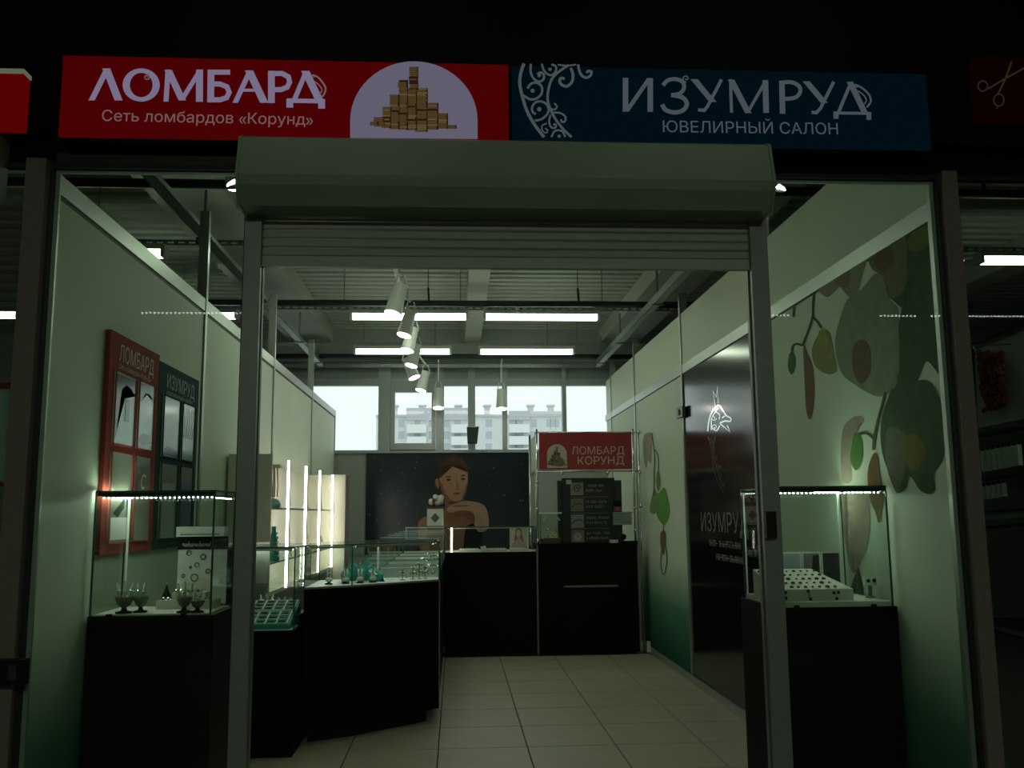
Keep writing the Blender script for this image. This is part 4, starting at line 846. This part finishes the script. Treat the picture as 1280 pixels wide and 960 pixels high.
for i, (px, y, h) in enumerate(((411, 2.98, .12), (432, 3.02, .115), (450, 3.07, .11), (466, 3.12, .105))):
    p = at(px, 728, y); finger_stand(p.x, y, zk, h, .95, CLEAR, 'frosted finger stand, number %s from the left in the corner showcase' % ('one', 'two', 'three', 'four')[i], 'frosted finger stands', 2, False)
for i, (px, y, h) in enumerate(((503, 3.30, .075), (516, 3.38, .11), (524, 3.42, .12), (531, 3.45, .10))):
    p = at(px, 724, y); t = thing('pendant_tree', 'gold pendant tree, number %s from the left in the corner showcase' % ('one', 'two', 'three', 'four')[i], 'stand', (p.x, y, zk), 'gold pendant trees')
    b = B(); b.lathe((p.x, y, zk), [(.022,0),(.022,.005),(.004,.01),(.004,h)], 10); b.build('stem', GOLD, t)
    b = B()
    for a_ in (.45, .7, .95): b.bar((p.x-.03*(1.3-a_), y, zk+h*a_), (p.x+.03*(1.3-a_), y, zk+h*a_), .004); b.ball((p.x-.03*(1.3-a_), y, zk+h*a_-.012), .007, 6); b.ball((p.x+.03*(1.3-a_), y, zk+h*a_-.012), .007, 6)
    b.build('pendants', mat('pale_gold', (.55,.50,.36), .25, 1.0), t)
t = thing('price_block', 'small dark triangular marker on the corner showcase floor', 'marker', (at(478,725,3.2).x, 3.2, zk)); p = at(478, 725, 3.2); B().lathe((p.x, 3.2, zk), [(.014,0),(.014,.008),(.003,.03)], 4).build('cone', BLK, t); B().box(p.x-.02, p.x+.02, 3.19, 3.21, zk, zk+.003).build('base', SMOKE, t)

# --- long run of showcases behind it
ru = thing('long_counter', 'long dark counter with glass showcases running back to the rear wall', 'counter', (-.42, 6, 0))
LX0, LX1, LY0, LY1 = -.70, -.135, 3.64, 8.45
B().box(LX0, LX1, LY0, LY1, .10, KZ).build('body', WENGE, ru); B().box(LX0+.06, LX1-.12, LY0, LY1, 0, .10).build('plinth', BLK, ru); B().box(LX0+.01, LX1-.01, LY0, LY1, KZ, KZ+.006).build('deck', mat('showcase_liner', (.10,.16,.14), .5), ru)
for a, c in zip((3.64, 4.75, 5.75, 6.75, 7.6), (4.75, 5.75, 6.75, 7.6, 8.45)):
    B().box(LX0, LX0+.006, a, c, KZ, KT-.006).build('side_pane', CGLASS, ru); B().box(LX1-.006, LX1, a, c, KZ, KT-.006).build('side_pane', CGLASS, ru); B().box(LX0, LX1, a, c-.003, KT-.006, KT).build('top_pane', CGLASS, ru)
    B().box(LX0+.02, LX1-.03, c-.10, c-.04, KZ+.006, KZ+.026).build('display_bar', WHITE, ru)
    b = B(); b.box(LX0, LX1, c-.008, c, KT-.010, KT+.001); b.box(LX1-.006, LX1+.001, c-.008, c, KZ, KT); b.box(LX0, LX0+.006, c-.008, c, KZ, KT); b.build('glass_edge', GLIT, ru)
    led_tube(ru, (LX0+.02, c-.04, KT-.016), (LX1-.02, c-.04, KT-.020), .006, cover=True)
    b = B(); rnd = random.Random(int(c*10))
    for k in range(14): b.ball((LX0+.32+.22*rnd.random(), a+.15+(c-a-.3)*rnd.random(), KZ+.016), rnd.uniform(.008,.02), 6)
    b.build('jewellery', SILVER, ru, kind='stuff')
led_row(ru, (LX0-.03, LY0+.02, KT-.004), (LX1-.02, LY0+.02, KT-.004), 60, .003)

# --- shelving on the left wall with LED uprights
sv = thing('wall_shelving', 'pale wooden wall shelving lit by vertical LED strips along the left wall', 'shelving', (-1.55, 5, .9))
VX, VY0, VY1, VZ0, VZ1 = -1.385, 3.15, 6.86, .98, 2.015
B().box(XL+.008, VX, VY0, VY0+.03, VZ0-.9, VZ1).build('side_panel', OAK, sv); B().box(XL+.008, VX+.11, VY1, VY1+.05, VZ0-.9, VZ1).build('side_panel', OAK, sv); B().box(XL+.008, VX+.14, VY1+.05, VY1+.10, .05, VZ1+.0).build('end_panel', OAKD, sv)
B().box(XL+.008, XL+.024, VY0+.03, VY1, VZ0-.9, VZ1).build('back_panel', OAK, sv); B().box(XL+.024, VX-.02, VY0+.03, VY1, VZ0-.03, VZ0).build('bottom_board', OAK, sv); B().box(XL+.024, VX-.02, VY0+.03, VY1, VZ0-.9, VZ0-.03).build('lower_cabinet', OAKD, sv)
for z in (1.19, 1.605):
    g = B().box(XL+.024, VX-.015, VY0+.03, VY1, z, z+.008).build('glass_shelf', CGLASS, sv); B().box(VX-.017, VX-.012, VY0+.03, VY1, z-.004, z+.010).build('shelf_edge', mat('shelf_edge', (.16,.24,.21), .2), g)
for y in (3.95, 4.85, 5.72, 6.72):
    d_ = B().box(VX-.006, VX, y-.012, y+.012, VZ0, VZ1).build('led_channel', WHITE, sv); B().box(VX-.026, VX-.006, y-.011, y+.011, VZ0, VZ1-.006).build('led_strip', LEDV, d_)
def shelf_bust(y, z, h, k, m_, label):
    x = VX-.06; t = thing('necklace_bust', label, 'stand', (x, y, z), 'stands on the lit wall shelves')
    B().lathe((x, y, z), [(.05*k,0),(.055*k,h*.1),(.04*k,h*.5),(.018*k,h*.85),(.02*k,h)], 12).build('bust', m_, t, True)
    b = B()
    for j in range(6): b.ball((x+.035*k*(1-j/9)+.012, y-.02*k, z+h*(.15+.13*j)), .012*k, 6)
    b.build('beads', SILVER, t); return t
shelf_bust(3.60, 1.198, .27, .95, TEAL, 'tall teal bust with large silver beads on the middle shelf'); shelf_bust(4.22, 1.198, .10, .7, WHITE, 'small white ring bust on the middle shelf near the first LED strip'); shelf_bust(5.15, 1.198, .22, .8, CREAM, 'slim cream bust with silver beads on the middle shelf'); shelf_bust(6.1, 1.198, .16, .7, CREAM, 'short cream bust farthest along the middle shelf')
shelf_bust(5.1, 1.613, .05, .7, WHITE, 'tiny white stand on the top glass shelf'); shelf_bust(6.0, 1.613, .12, .6, CREAM, 'short cream stand on the top glass shelf')
x = VX-.065; t = thing('chain_hanger', 'pale stand with gold chains hanging above a teal foot on the top shelf', 'stand', (x, 3.58, 1.613))
B().lathe((x, 3.58, 1.613), [(.055,0),(.06,.03),(.045,.06),(.02,.075)], 12).build('foot', mat('pale_teal', (.22,.42,.40), .5), t); B().box(x-.006, x+.006, 3.56, 3.60, 1.68, 1.93).build('post', WHITE, t); B().box(x-.05, x+.05, 3.53, 3.63, 1.93, 1.955).build('crossbar', PAPER, t)
b = B()
for k in range(4): b.path([(x-.035+.022*k, 3.545, 1.93), (x-.033+.024*k, 3.54, 1.80), (x-.025+.02*k, 3.545, 1.70)], .005, 5)
b.build('chains', GOLD, t)
# ================================================================== REAR AREA
# big poster of a woman on the rear wall
PY = YB-.02
a = at(458, 566, PY); c = at(661, 566, PY)
po = thing('wall_poster', 'large dark poster of a woman resting her chin on her hands', 'poster', ((a.x+c.x)/2, PY, 1.0))
B().box(a.x, c.x, PY, PY+.015, 1.0, 2.42).build('sheet', mat('poster_night', (.010,.020,.026), .25, noise=.4, nscale=3), po)
def onp(off=0.0): return lambda px, py: at(px, py, PY-.0005-off)
c5 = lambda L: [(500+x/6.857, 560+y/6.857) for x, y in L]
def ps(nm, L, col, layer): return shape(nm, c5(L), col, layer*1.4, po, onp)
SK = (.36,.20,.135)
ps('hair', [(300,330),(292,240),(315,145),(370,85),(455,58),(530,85),(578,150),(592,225),(585,320),(560,400),(500,440),(380,420),(330,370)], (.055,.032,.024), 1)
ps('torso', [(390,430),(520,440),(550,480),(640,520),(645,660),(590,740),(560,800),(480,905),(200,905),(165,760),(155,660),(180,605),(260,575),(360,555),(385,500)], (.22,.11,.07), 2)
ps('torso_light', [(165,760),(155,660),(185,608),(240,590),(230,700),(260,905),(205,905)], (.32,.19,.13), 3)
ps('dress', [(560,700),(610,650),(650,660),(700,720),(700,850),(560,860)], (.008,.008,.010), 3)
ps('forearm', [(400,525),(440,490),(520,460),(600,455),(690,475),(738,515),(760,600),(755,690),(700,720),(660,705),(638,640),(632,560),(560,535),(470,545),(415,550)], (.38,.23,.16), 4)
ps('arm_shade', [(470,545),(560,535),(632,560),(640,640),(600,620),(540,590),(470,585)], (.17,.075,.05), 5)
ps('face', [(345,175),(338,265),(350,345),(375,415),(425,455),(485,462),(540,430),(568,365),(580,275),(575,190),(525,140),(430,132)], SK, 5)
ps('ear', [(305,270),(325,265),(335,310),(330,350),(315,335),(302,305)], (.30,.16,.11), 5)
ps('fringe', [(335,265),(338,180),(380,110),(460,75),(530,95),(575,155),(580,210),(555,165),(500,140),(430,138),(370,165),(348,210)], (.075,.045,.033), 6)
ps('cheek_shade', [(345,290),(370,330),(395,400),(440,450),(400,440),(368,400),(350,345)], (.20,.10,.07), 6)
ps('cheek_shade', [(575,300),(560,330),(548,390),(525,430),(545,428),(568,365),(580,290)], (.22,.12,.085), 6)
ps('eyebrow', [(385,252),(420,240),(445,250),(420,250)], (.05,.03,.025), 7); ps('eyebrow', [(512,245),(540,230),(566,240),(540,242)], (.05,.03,.025), 7)
ps('eye', [(395,272),(415,262),(438,272),(415,282)], (.06,.04,.035), 7); ps('eye', [(520,268),(540,256),(562,266),(542,276)], (.06,.04,.035), 7)
ps('nose', [(478,270),(492,275),(505,335),(515,350),(490,362),(470,352),(482,330)], (.26,.135,.09), 7)
ps('lips', [(452,392),(480,380),(492,382),(520,382),(500,398),(480,402)], (.22,.06,.05), 7); ps('chin_shade', [(430,450),(480,465),(545,440),(560,455),(520,462),(450,480),(410,475)], (.13,.06,.04), 6)
ps('finger_shade', [(440,500),(520,490),(600,495),(520,505)], (.20,.10,.07), 6)
b = B(); rnd = random.Random(11)
for k in range(70):
    px = rnd.uniform(462, 657); py = rnd.uniform(570, 655); r = rnd.choice((.5,.7,1.1))
    if 538 < px < 612: continue
    b.fan([onp(.001)(*p) for p in ell(px, py, r, r, 6)])
b.build('sparkles', mat('sparkle', (.10,.14,.15), .5), po, kind='stuff')
b = B()
for y in (PY-.01,): b.box(a.x-.4, a.x-.02, PY+.004, PY+.018, 1.0, 2.44)
o = b.build('trim_4', mat('grey_board', (.30,.33,.31), .5)); o['kind'] = 'structure'

# rear counter with low showcase
RYF = 6.45
rk = thing('rear_counter', 'dark rear counter with a low glass showcase under the poster', 'counter', (.38, 6.7, 0))
x0, x1 = -.128, .895
B().box(x0, x1, RYF, 7.0, .05, 1.13).build('body', WENGE, rk); B().box(x0+.04, x1-.02, RYF+.06, 6.98, 0, .05).build('plinth', BLK, rk); B().box(x0+.01, x1-.01, RYF+.01, 6.98, 1.13, 1.137).build('deck', CREAM, rk)
glass_case(rk, x0, x1, RYF, 7.0, 1.13, 1.41, mm=.006)
B().box(x0+.07, x0+.088, RYF+.02, RYF+.038, 1.137, 1.40).build('led_upright', LEDV, rk); B().box(x1-.10, x1-.085, RYF+.02, RYF+.035, 1.137, 1.40).build('led_upright', mat('lit_profile', (0.75,0.8,0.75), 0.3), rk)
led_tube(rk, (x0+.03, 6.97, 1.388), (x1-.03, 6.97, 1.388), .006, cover=True); B().box(x1-.002, x1+.004, RYF-.004, RYF+.01, .02, 1.13).build('edge_trim', WENGEE, rk)
t = thing('side_shelf', 'clear glass top shelf bridging from the rear counter over the long counter', 'shelf', (-.35, 6.6, 1.41)); B().box(-.56, x0-.008, RYF+.02, 6.96, 1.405, 1.412).build('glass_top', CGLASS, t); b = B(); b.box(-.56, x0-.008, RYF+.016, RYF+.02, 1.403, 1.413); b.box(-.562, -.556, RYF+.02, 6.96, 1.403, 1.413); b.build('glass_edge', GLIT, t); b = B(); b.box(-.556, -.55, RYF+.03, RYF+.04, 1.346, 1.405); b.build('support', GLIT, t)
for k, (pa, pb, nm) in enumerate(((574, 600, 'left'), (606, 634, 'middle'), (637, 660, 'right'))):
    a = at(pa, 688, RYF+.12); c = at(pb, 688, RYF+.12); t = thing('jewellery_tray', '%s cream jewellery tray in the rear showcase' % nm, 'tray', ((a.x+c.x)/2, RYF+.15, 1.137), 'cream trays in the rear showcase')
    B().box(a.x, c.x, RYF+.08, RYF+.24, 1.137, 1.158).build('tray', CREAM, t); b = B()
    for j in range(7): b.box(a.x+.01+(c.x-a.x-.02)*j/7, a.x+.002+(c.x-a.x-.02)*(j+.8)/7, RYF+.10, RYF+.22, 1.158, 1.168)
    b.build('pads', WHITE, t)
p = at(604, 684, RYF+.12); t = thing('price_card', 'small tilted white price card between the cream trays', 'card', (p.x, RYF+.05, 1.137)); B().bar((p.x-.03, RYF+.05, 1.165), (p.x+.03, RYF+.05, 1.175), .02, .05).build('card', WHITE, t); B().box(p.x-.02, p.x+.02, RYF+.04, RYF+.07, 1.137, 1.15).build('holder', CREAM, t)
a = at(637, 659, RYF+.30); c = at(659.5, 684, RYF+.30); t = thing('portrait_card', 'small portrait card of a long-haired woman standing in the rear showcase', 'card', ((a.x+c.x)/2, RYF+.30, 1.137))
zA, zB = 1.165, 1.395; cyp = RYF+.29
B().box(a.x, c.x, cyp, cyp+.01, zA, zB).build('card', mat('pink_card', (.55,.47,.42), .5), t); B().box(a.x+.04, c.x-.04, cyp-.02, cyp+.03, 1.137, zA).build('foot', WHITE, t)
def cs(nm, L, col, k): b = B(); b.fan([(a.x+(c.x-a.x)*u, cyp-.001*k, zA+(zB-zA)*v) for u, v in smooth_pts(L)]); b.build(nm, flat(nm+'_card', col), t)
cs('hair', [(.25,.3),(.28,.6),(.35,.9),(.5,.97),(.65,.9),(.72,.6),(.78,.25),(.5,.15)], (.28,.16,.10), 1); cs('face', [(.38,.6),(.4,.82),(.5,.88),(.6,.82),(.6,.62),(.5,.5)], (.58,.40,.32), 2); cs('shoulders', [(.1,.03),(.2,.25),(.4,.4),(.5,.5),(.62,.4),(.8,.25),(.9,.03)], (.52,.34,.27), 1.5)
p = at(544, 657, RYF+.1); zt3 = 1.413
t = thing('gift_cube', 'white paper cube with a dark diamond picture on the glass top', 'box', (p.x, RYF+.14, zt3)); w_ = .09
B().box(p.x-w_, p.x+w_, RYF+.06, RYF+.22, zt3+.012, zt3+.20).build('cube', PAPER, t); B().box(p.x-w_-.012, p.x+w_+.012, RYF+.05, RYF+.23, zt3, zt3+.012).build('base_plate', TEALD, t)
b = B(); b.fan([(p.x+.05*u, RYF+.058, zt3+.10+.055*v) for u, v in ((0,1),(1,0),(0,-1),(-1,0))]); b.build('diamond', SMOKE, t)
t = thing('flower_bunch', 'small red and white flower bunch on top of the paper cube', 'flowers', (p.x, RYF+.14, zt3+.20)); B().box(p.x-w_, p.x+w_, RYF+.06, RYF+.22, zt3+.2005, zt3+.225).build('stand', mat('dark_red', (.10,.02,.02), .5), t)
rnd = random.Random(4); bw = B(); br = B()
for k in range(16):
    q = (p.x+rnd.uniform(-.07,.08), RYF+.14+rnd.uniform(-.06,.05), zt3+.25+rnd.uniform(0,.09)); (br if k % 3 == 0 and q[0] < p.x+.02 else bw).ball(q, .03, 8)
bw.build('white_blossom', PAPER, t, True); br.build('red_blossom', mat('red_petal', (.30,.04,.05), .6), t, True)

# black podium with chrome frame and the red header
pd = thing('podium_counter', 'black counter on the right with a pale slot line in its front', 'counter', (1.47, 6.7, 0)); q0, q1 = .905, 2.03
B().box(q0, q1, RYF, 7.0, .03, 1.20).build('body', WENGE, pd); B().box(q0+.03, q1-.03, RYF+.05, 6.95, 0, .03).build('plinth', BLK, pd); B().box(q0-.004, q1+.01, RYF-.01, 7.0, 1.20, 1.215).build('worktop', WENGE, pd)
B().box(q0+.24, q1-.13, RYF-.006, RYF, .04, .735).build('door', WENGE, pd); B().box(1.195, 1.80, RYF-.012, RYF, .736, .756).build('slot_line', WENGEE, pd)
b = B(); b.box(q0-.004, q0+.006, RYF-.004, RYF, .03, 1.20); b.box(q1+.002, q1+.012, RYF-.004, RYF, .03, 1.20); b.build('edge_trim', WENGEE, pd)
fr = thing('chrome_stand', 'chrome tube frame standing on the black counter and holding the red header', 'frame', (1.47, 6.6, 1.215))
for x, y in ((.915, RYF+.03), (.893, RYF+.75), (.935, RYF+.40), (2.02, RYF+.03)): B().tube((x, y, 1.215 if y < 7.0 else 0.0), (x, y, 2.50), .012, 10).build('post', CHROME, fr, True)
B().tube((2.09, RYF+.06, 0.0), (2.09, RYF+.06, 2.48), .010, 10).build('post', CHROME, fr, True)
b = B(); b.tube((.915, RYF+.03, 2.02), (2.09, RYF+.03, 2.02), .012, 10); b.tube((.915, RYF+.03, 2.465), (2.12, RYF+.05, 2.465), .008, 8); b.tube((.915, RYF+.03, 2.02), (.915, RYF+.75, 2.02), .010, 8); b.build('rail', CHROME, fr, True)
b = B()
for x, z in ((.915,1.6),(.915,1.9),(2.02,1.6),(2.02,1.35),(1.20,2.0),(1.72,2.0),(.915,1.25),(2.02,2.46),(2.09,2.46),(2.09,2.0),(2.09,1.62)): b.ball((x, RYF+.02, z), .022, 8)
build_each(b, 'joint', CHROME, fr, True)
hs = thing('header_sign', 'red header board with coin arch and two lines of Cyrillic on the chrome frame', 'sign', (1.47, RYF, 2.04))
REDH = mat('header_red', (.34,.035,.045), .4)
B().box(.94, 2.0, RYF+.01, RYF+.024, 2.04, 2.455).build('front_panel', REDH, hs); B().box(.905, .913, RYF+.05, RYF+.74, 2.04, 2.44).build('side_panel', mat('pale_panel', (.52,.53,.48), .5), hs)
hl = on(RYF+.008); LH = mat('header_letter', (.62,.47,.40), .5)
o = at(714, 568, RYF+.008); e = at(780, 569, RYF+.008); text('lettering', 'ЛОМБАРД', o, (1,0,0), (0,0,1), .088, LH, hs, width=e.x-o.x)
o = at(721, 580.5, RYF+.008); e = at(779, 581, RYF+.008); text('lettering', 'КОРУНД', o, (1,0,0), (0,0,1), .088, LH, hs, width=e.x-o.x)
a = at(684, 585, RYF+.008); c = at(709, 586, RYF+.008); xm = (a.x+c.x)/2; hw = (c.x-a.x)/2
arc = [(xm-hw, a.z)] + [(xm+hw*math.cos(u), a.z+.155+hw*math.sin(u)) for u in [math.pi*(1-i/16) for i in range(17)]] + [(xm+hw, a.z)]
b = B(); b.fan([(u, RYF+.0085, v) for u, v in arc]); ar = b.build('arch', mat('arch_cream', (.52,.48,.40), .5), hs)
b = B(); coins(b, lambda u, v: Vector((xm+(u-620)/390*hw, RYF+.0075, a.z+.01+(690-v)/690*.27)), lambda u, v: (u, v), 40); b.build('coin_towers', [mat('coin_a', (.22,.17,.09), .5), mat('coin_b', (.10,.07,.035), .5), mat('coin_c', (.33,.27,.15), .5)], ar)
# black information tower
a = at(700, 600, 6.75); c = at(768, 600, 6.75)
it = thing('price_board', 'black illustrated price board with four picture rows standing on the black counter', 'board', ((a.x+c.x)/2, 6.8, 1.215)); BB = mat('board_black', (.010,.013,.013), .3)
B().box(a.x+.03, c.x, 6.75, 6.84, 1.215, 1.955).build('board', BB, it); B().box(a.x-.02, c.x+.10, 6.86, 6.885, 1.215, 1.93).build('backing', mat('board_back', (.035,.05,.045), .4), it)
x0 = a.x; wd = c.x-a.x
for k, z in enumerate((1.83, 1.645, 1.46, 1.285)):
    pc = B().box(x0+.12, x0+.27, 6.742, 6.75, max(z-.075, 1.22), z+.075).build('picture', mat('tile_grey_%d' % (k % 2), (.30,.31,.29) if k % 2 == 0 else (.22,.20,.18), .4), it)
    b = B(); b.ribbon(lambda u, v: Vector((u, 6.7405, v)), spiral(x0+.195, z, .05, .01, 1.5+.3*k, k) if k in (0, 3) else [(x0+.13, z-.03), (x0+.17, z+.01), (x0+.22, z+.015), (x0+.26, z-.005)], .012); b.build('motif', mat('motif', (.05,.055,.05), .5) if k != 3 else mat('motif_light', (.5,.5,.47), .5), pc)
    for j in range(2):
        b = B(); scribble(b, lambda u, v: Vector((x0+.30+u, 6.748, z+.02-.055*j+v)), 0, .22-.04*j+.02*k, .030, 7*k+j, .75); b.build('row_text', mat('row_text', (.34,.36,.34), .5), it)
    if k: B().box(x0+.12, x0+.56, 6.743, 6.75, z+.088, z+.093).build('divider', mat('row_line', (.22,.24,.22), .4), it)
b = B(); q = at(711, 602, 6.74); b.box(q.x-.03, q.x+.03, 6.738, 6.75, q.z-.03, q.z+.02); b.build('tag', WHITE, it)
# little coin box, tags, papers
a = at(676, 640, 6.55); c = at(702, 680, 6.55)
t = thing('coin_box', 'clear donation box with gold coins and a lit white rim', 'box', ((a.x+c.x)/2, 6.6, 1.215)); xA, xB = a.x, c.x
b = B()
for args in ((xA,xA+.005,6.52,6.72),(xB-.005,xB,6.52,6.72),(xA,xB,6.52,6.525),(xA,xB,6.715,6.72)): b.box(*args, 1.215, 1.54)
b.build('glass_walls', CGLASS, t); B().box(xA-.004, xB+.004, 6.515, 6.73, 1.545, 1.565).build('lid', WHITE, t); B().box(xA+.01, xB-.01, 6.53, 6.71, 1.216, 1.27).build('base', mat('box_wood', (.07,.035,.018), .4), t)
b = B(); rnd = random.Random(9)
for k in range(40): b.lathe((xA+.04+rnd.random()*(xB-xA-.08), 6.55+rnd.random()*.12, 1.27+.11*rnd.random()**1.5), [(.02,0),(.02,.005)], 8)
b.build('coins', GOLD, t, kind='stuff'); b = B(); b.bar((xA+.02, 6.523, 1.47), (xA+.045, 6.523, 1.505), .012); b.bar((xB-.02, 6.523, 1.47), (xB-.045, 6.523, 1.505), .012); build_each(b, 'corner_clip', WHITE, t)
a = at(767, 626, 6.70); c = at(777, 639, 6.70); t = thing('price_tag', 'small red and black tag beside the price board', 'tag', ((a.x+c.x)/2, 6.7, c.z)); zm = (a.z*.45+c.z*.55)
B().box(a.x, c.x, 6.70, 6.706, zm, a.z).build('upper_half', BLK, t); B().box(a.x, c.x, 6.70, 6.706, c.z, zm).build('lower_half', mat('tag_red', (.28,.03,.025), .5), t); text('mark', '0%', (a.x+.02, 6.698, c.z+.012), (1,0,0), (0,0,1), .03, LH, t); B().bar((c.x-.02, 6.71, a.z-.02), (c.x-.02, 6.742, a.z-.02), .01).build('clip', BLK, t)
a = at(766, 640, 6.72); c = at(790, 656, 6.72); t = thing('paper_notice', 'pale paper notice hanging inside the chrome frame', 'paper', ((a.x+c.x)/2, 6.72, c.z)); B().box(a.x, c.x, 6.72, 6.724, c.z, a.z).build('sheet', mat('green_paper', (.34,.42,.36), .6), t)
b = B()
for k in range(4): b.box(a.x+.02, c.x-.03-.03*(k % 2), 6.717, 6.72, c.z+.03+.03*k, c.z+.034+.03*k)
b.build('lines', mat('ink', (.10,.12,.11), .6), t); B().bar((c.x-.01, 6.72, a.z-.01), (2.02, 6.50, a.z+.0), .006).build('string', CHROME, t)
a = at(763, 675, 6.52); t = thing('card_reader', 'small white card reader on the black counter', 'device', (a.x+.04, 6.55, 1.215)); B().box(a.x-.0, a.x+.085, 6.50, 6.60, 1.215, 1.25).build('body', WHITE, t); B().box(a.x+.01, a.x+.075, 6.515, 6.55, 1.25, 1.254).build('screen', BLK, t)
a = at(782, 672, 6.52); t = thing('desk_telephone', 'black handset gadget at the right end of the black counter', 'device', (a.x, 6.55, 1.215)); B().box(a.x-.06, a.x+.13, 6.48, 6.60, 1.215, 1.235).build('base', BLK, t); B().ball((a.x-.02, 6.55, 1.28), .035, 10).build('knob', BLK, t, True); B().tube((a.x-.02, 6.55, 1.235), (a.x-.02, 6.55, 1.26), .01, 8).build('stalk', SMOKE, t)
# loudspeaker on the window mullion
p = at(591, 544, YB-.12); t = thing('loudspeaker', 'small dark loudspeaker tilted on the middle window mullion', 'speaker', (p.x, YB-.12, p.z-.1))
B().add([(p.x-.075,YB-.20,p.z-.12),(p.x+.06,YB-.20,p.z-.12),(p.x+.06,YB-.05,p.z-.12),(p.x-.075,YB-.05,p.z-.12),(p.x-.085,YB-.24,p.z+.11),(p.x+.085,YB-.24,p.z+.11),(p.x+.085,YB-.05,p.z+.11),(p.x-.085,YB-.05,p.z+.11)], [(3,2,1,0),(4,5,6,7),(0,1,5,4),(1,2,6,5),(2,3,7,6),(3,0,4,7)]).build('cabinet', mat('speaker_grey', (.05,.055,.055), .6), t); B().bar((p.x,YB-.05,p.z),(p.x,YB+.02,p.z),.03).build('bracket', BLK, t); B().bar((p.x-.085, YB-.245, p.z+.108), (p.x+.085, YB-.245, p.z+.108), .012).build('top_edge', ALU, t)

# ================================================================== NEIGHBOURING SHOPS
# right: goods rack
nr = thing('goods_rack', 'dim goods rack with pale back board in the neighbouring shop on the right', 'rack', (3.5, 1.3, 0))
A_ = at(1212, 640, 1.75); C_ = at(1300, 640, .75); bx0, by0, bx1, by1 = A_.x, 1.75, C_.x, .75
PB = mat('rack_board', (.62,.72,.66), .6)
def onrack(px, py, off=0.0):     # plane through the slanted rack back
    n = Vector((by1-by0, -(bx1-bx0), 0)).normalized(); r = _ray(px, py); p0 = Vector((bx0, by0, 0)); n = n if n.dot(CAM-p0) > 0 else -n
    return CAM + r*((p0 + n*off - CAM).dot(n)/r.dot(n))
pts = [onrack(x, y) for x, y in ((1213,440),(1300,405),(1300,520),(1222,535))]
b = B(); nn = Vector((by1-by0, -(bx1-bx0), 0)).normalized(); nn = nn if nn.dot(CAM-Vector((bx0,by0,0))) < 0 else -nn
b.add([p for p in pts] + [p + nn*.02 for p in pts], [(0,1,2,3),(7,6,5,4),(0,1,5,4),(1,2,6,5),(2,3,7,6),(3,0,4,7)]); b.build('back_board', PB, nr)
b = B(); p = [onrack(x, y, .02) for x, y in ((1214,432),(1300,398))]; b.bar(p[0], p[1], .02); p = [onrack(x, y, .02) for x, y in ((1213,436),(1222,700))]; b.bar(p[0], p[1], .03)
for ya, yb in ((545,530),(600,590),(640,636),(660,655),(780,800)): q = [onrack(x, y, .0) for x, y in ((1222,ya),(1300,yb))]; b.bar(q[0], q[1], .10, .012)
b.build('shelf_bar', BLK, nr)
q = [onrack(x, y, .03) for x, y in ((1228,648),(1300,642))]; B().bar(q[0], q[1], .01, .025).build('price_rail', mat('price_rail', (.25,.33,.30), .4), nr)
t = thing('bead_bundle', 'dark red bundle of beads hanging from the neighbour rack', 'beads', tuple(onrack(1240,520,.08))); b = B(); rnd = random.Random(8)
for k in range(260):
    u = rnd.random(); v = rnd.random(); q = onrack(1222+8*v+30*u, 440+75*v+6*u*(1-2*v)-4*u, .03+.06*rnd.random()); b.ball(q, rnd.uniform(.012,.020), 6)
b.build('beads', mat('red_bead', (.20,.045,.025), .3, noise=.5, nscale=8), t, kind='stuff'); q0_, q1_ = onrack(1216,432,.05), onrack(1264,430,.05); b = B(); b.tube(q0_, q1_, .004, 5); b.tube(q0_, onrack(1224,445,.05), .005, 5); b.build('hook_wire', CHROME, t)
for r, (ya, h_, n_) in enumerate(((560, 30, 8), (605, 20, 5))):
    for k in range(n_):
        q = onrack(1230+6.5*k, ya+h_-1.2*k, .04); q2 = onrack(1230+6.5*k, ya-1.2*k, .04); t = thing('small_packet', 'small pale packet, %s from the left in %s row of the neighbour rack' % (('first','second','third','fourth','fifth','sixth','seventh','eighth')[k], ('the upper', 'the lower')[r]), 'packet', tuple(q), 'packets on the neighbour rack, %s row' % ('upper', 'lower')[r])
        B().box(q.x-.012, q.x+.012, q.y-.006, q.y+.006, q.z, q2.z-.015).build('pouch', mat('packet_pale', (.60,.70,.60), .4), t); B().box(q.x-.006, q.x+.006, q.y-.004, q.y+.004, q2.z-.015, q2.z+.005).build('hook_tab', BLK, t)
t = thing('wall_lamp', 'single bright spot lamp beside the right brown post', 'lamp', (at(1201,326,1.2).x, 1.2, at(1201,326,1.2).z)); p = at(1202, 326, 1.2); B().ball(p, .014, 8).build('bulb', emit('bulb', LED_COL, 14, False), t); B().tube(p+Vector((0,0,.012)), p+Vector((0,0,.09)), .012, 8).build('socket', BLK, t)
o = B().box(6.5, 6.55, 0.1, 6, 0, 3.2).build('wall_neighbour_right', HALLW); o['kind'] = 'structure'
# left neighbour
t = thing('leaflet_poster', 'framed colourful poster at the left edge of the picture', 'poster', (at(0,540,.25).x, .25, 1.6)); a = at(-60, 478, .25); c = at(12, 608, .25)
B().box(a.x, c.x, .25, .27, c.z, a.z).build('frame', mat('red_frame', (.16,.02,.02), .5), t); B().box(a.x, c.x-.004, .245, .25, c.z+.02, a.z-.03).build('sheet', mat('poster_green', (.30,.40,.30), .6, noise=.5, nscale=14), t); B().box(a.x, c.x-.01, .243, .245, a.z-.16, a.z-.05).build('sky_print', mat('poster_blue', (.30,.42,.42), .6), t)
o = B().box(-3.65, -3.6, 0.1, 6, 0, 2.6).build('wall_neighbour_left', HALLW); o['kind'] = 'structure'
for o in bpy.data.objects:
    if '_loc' in o: del o['_loc']
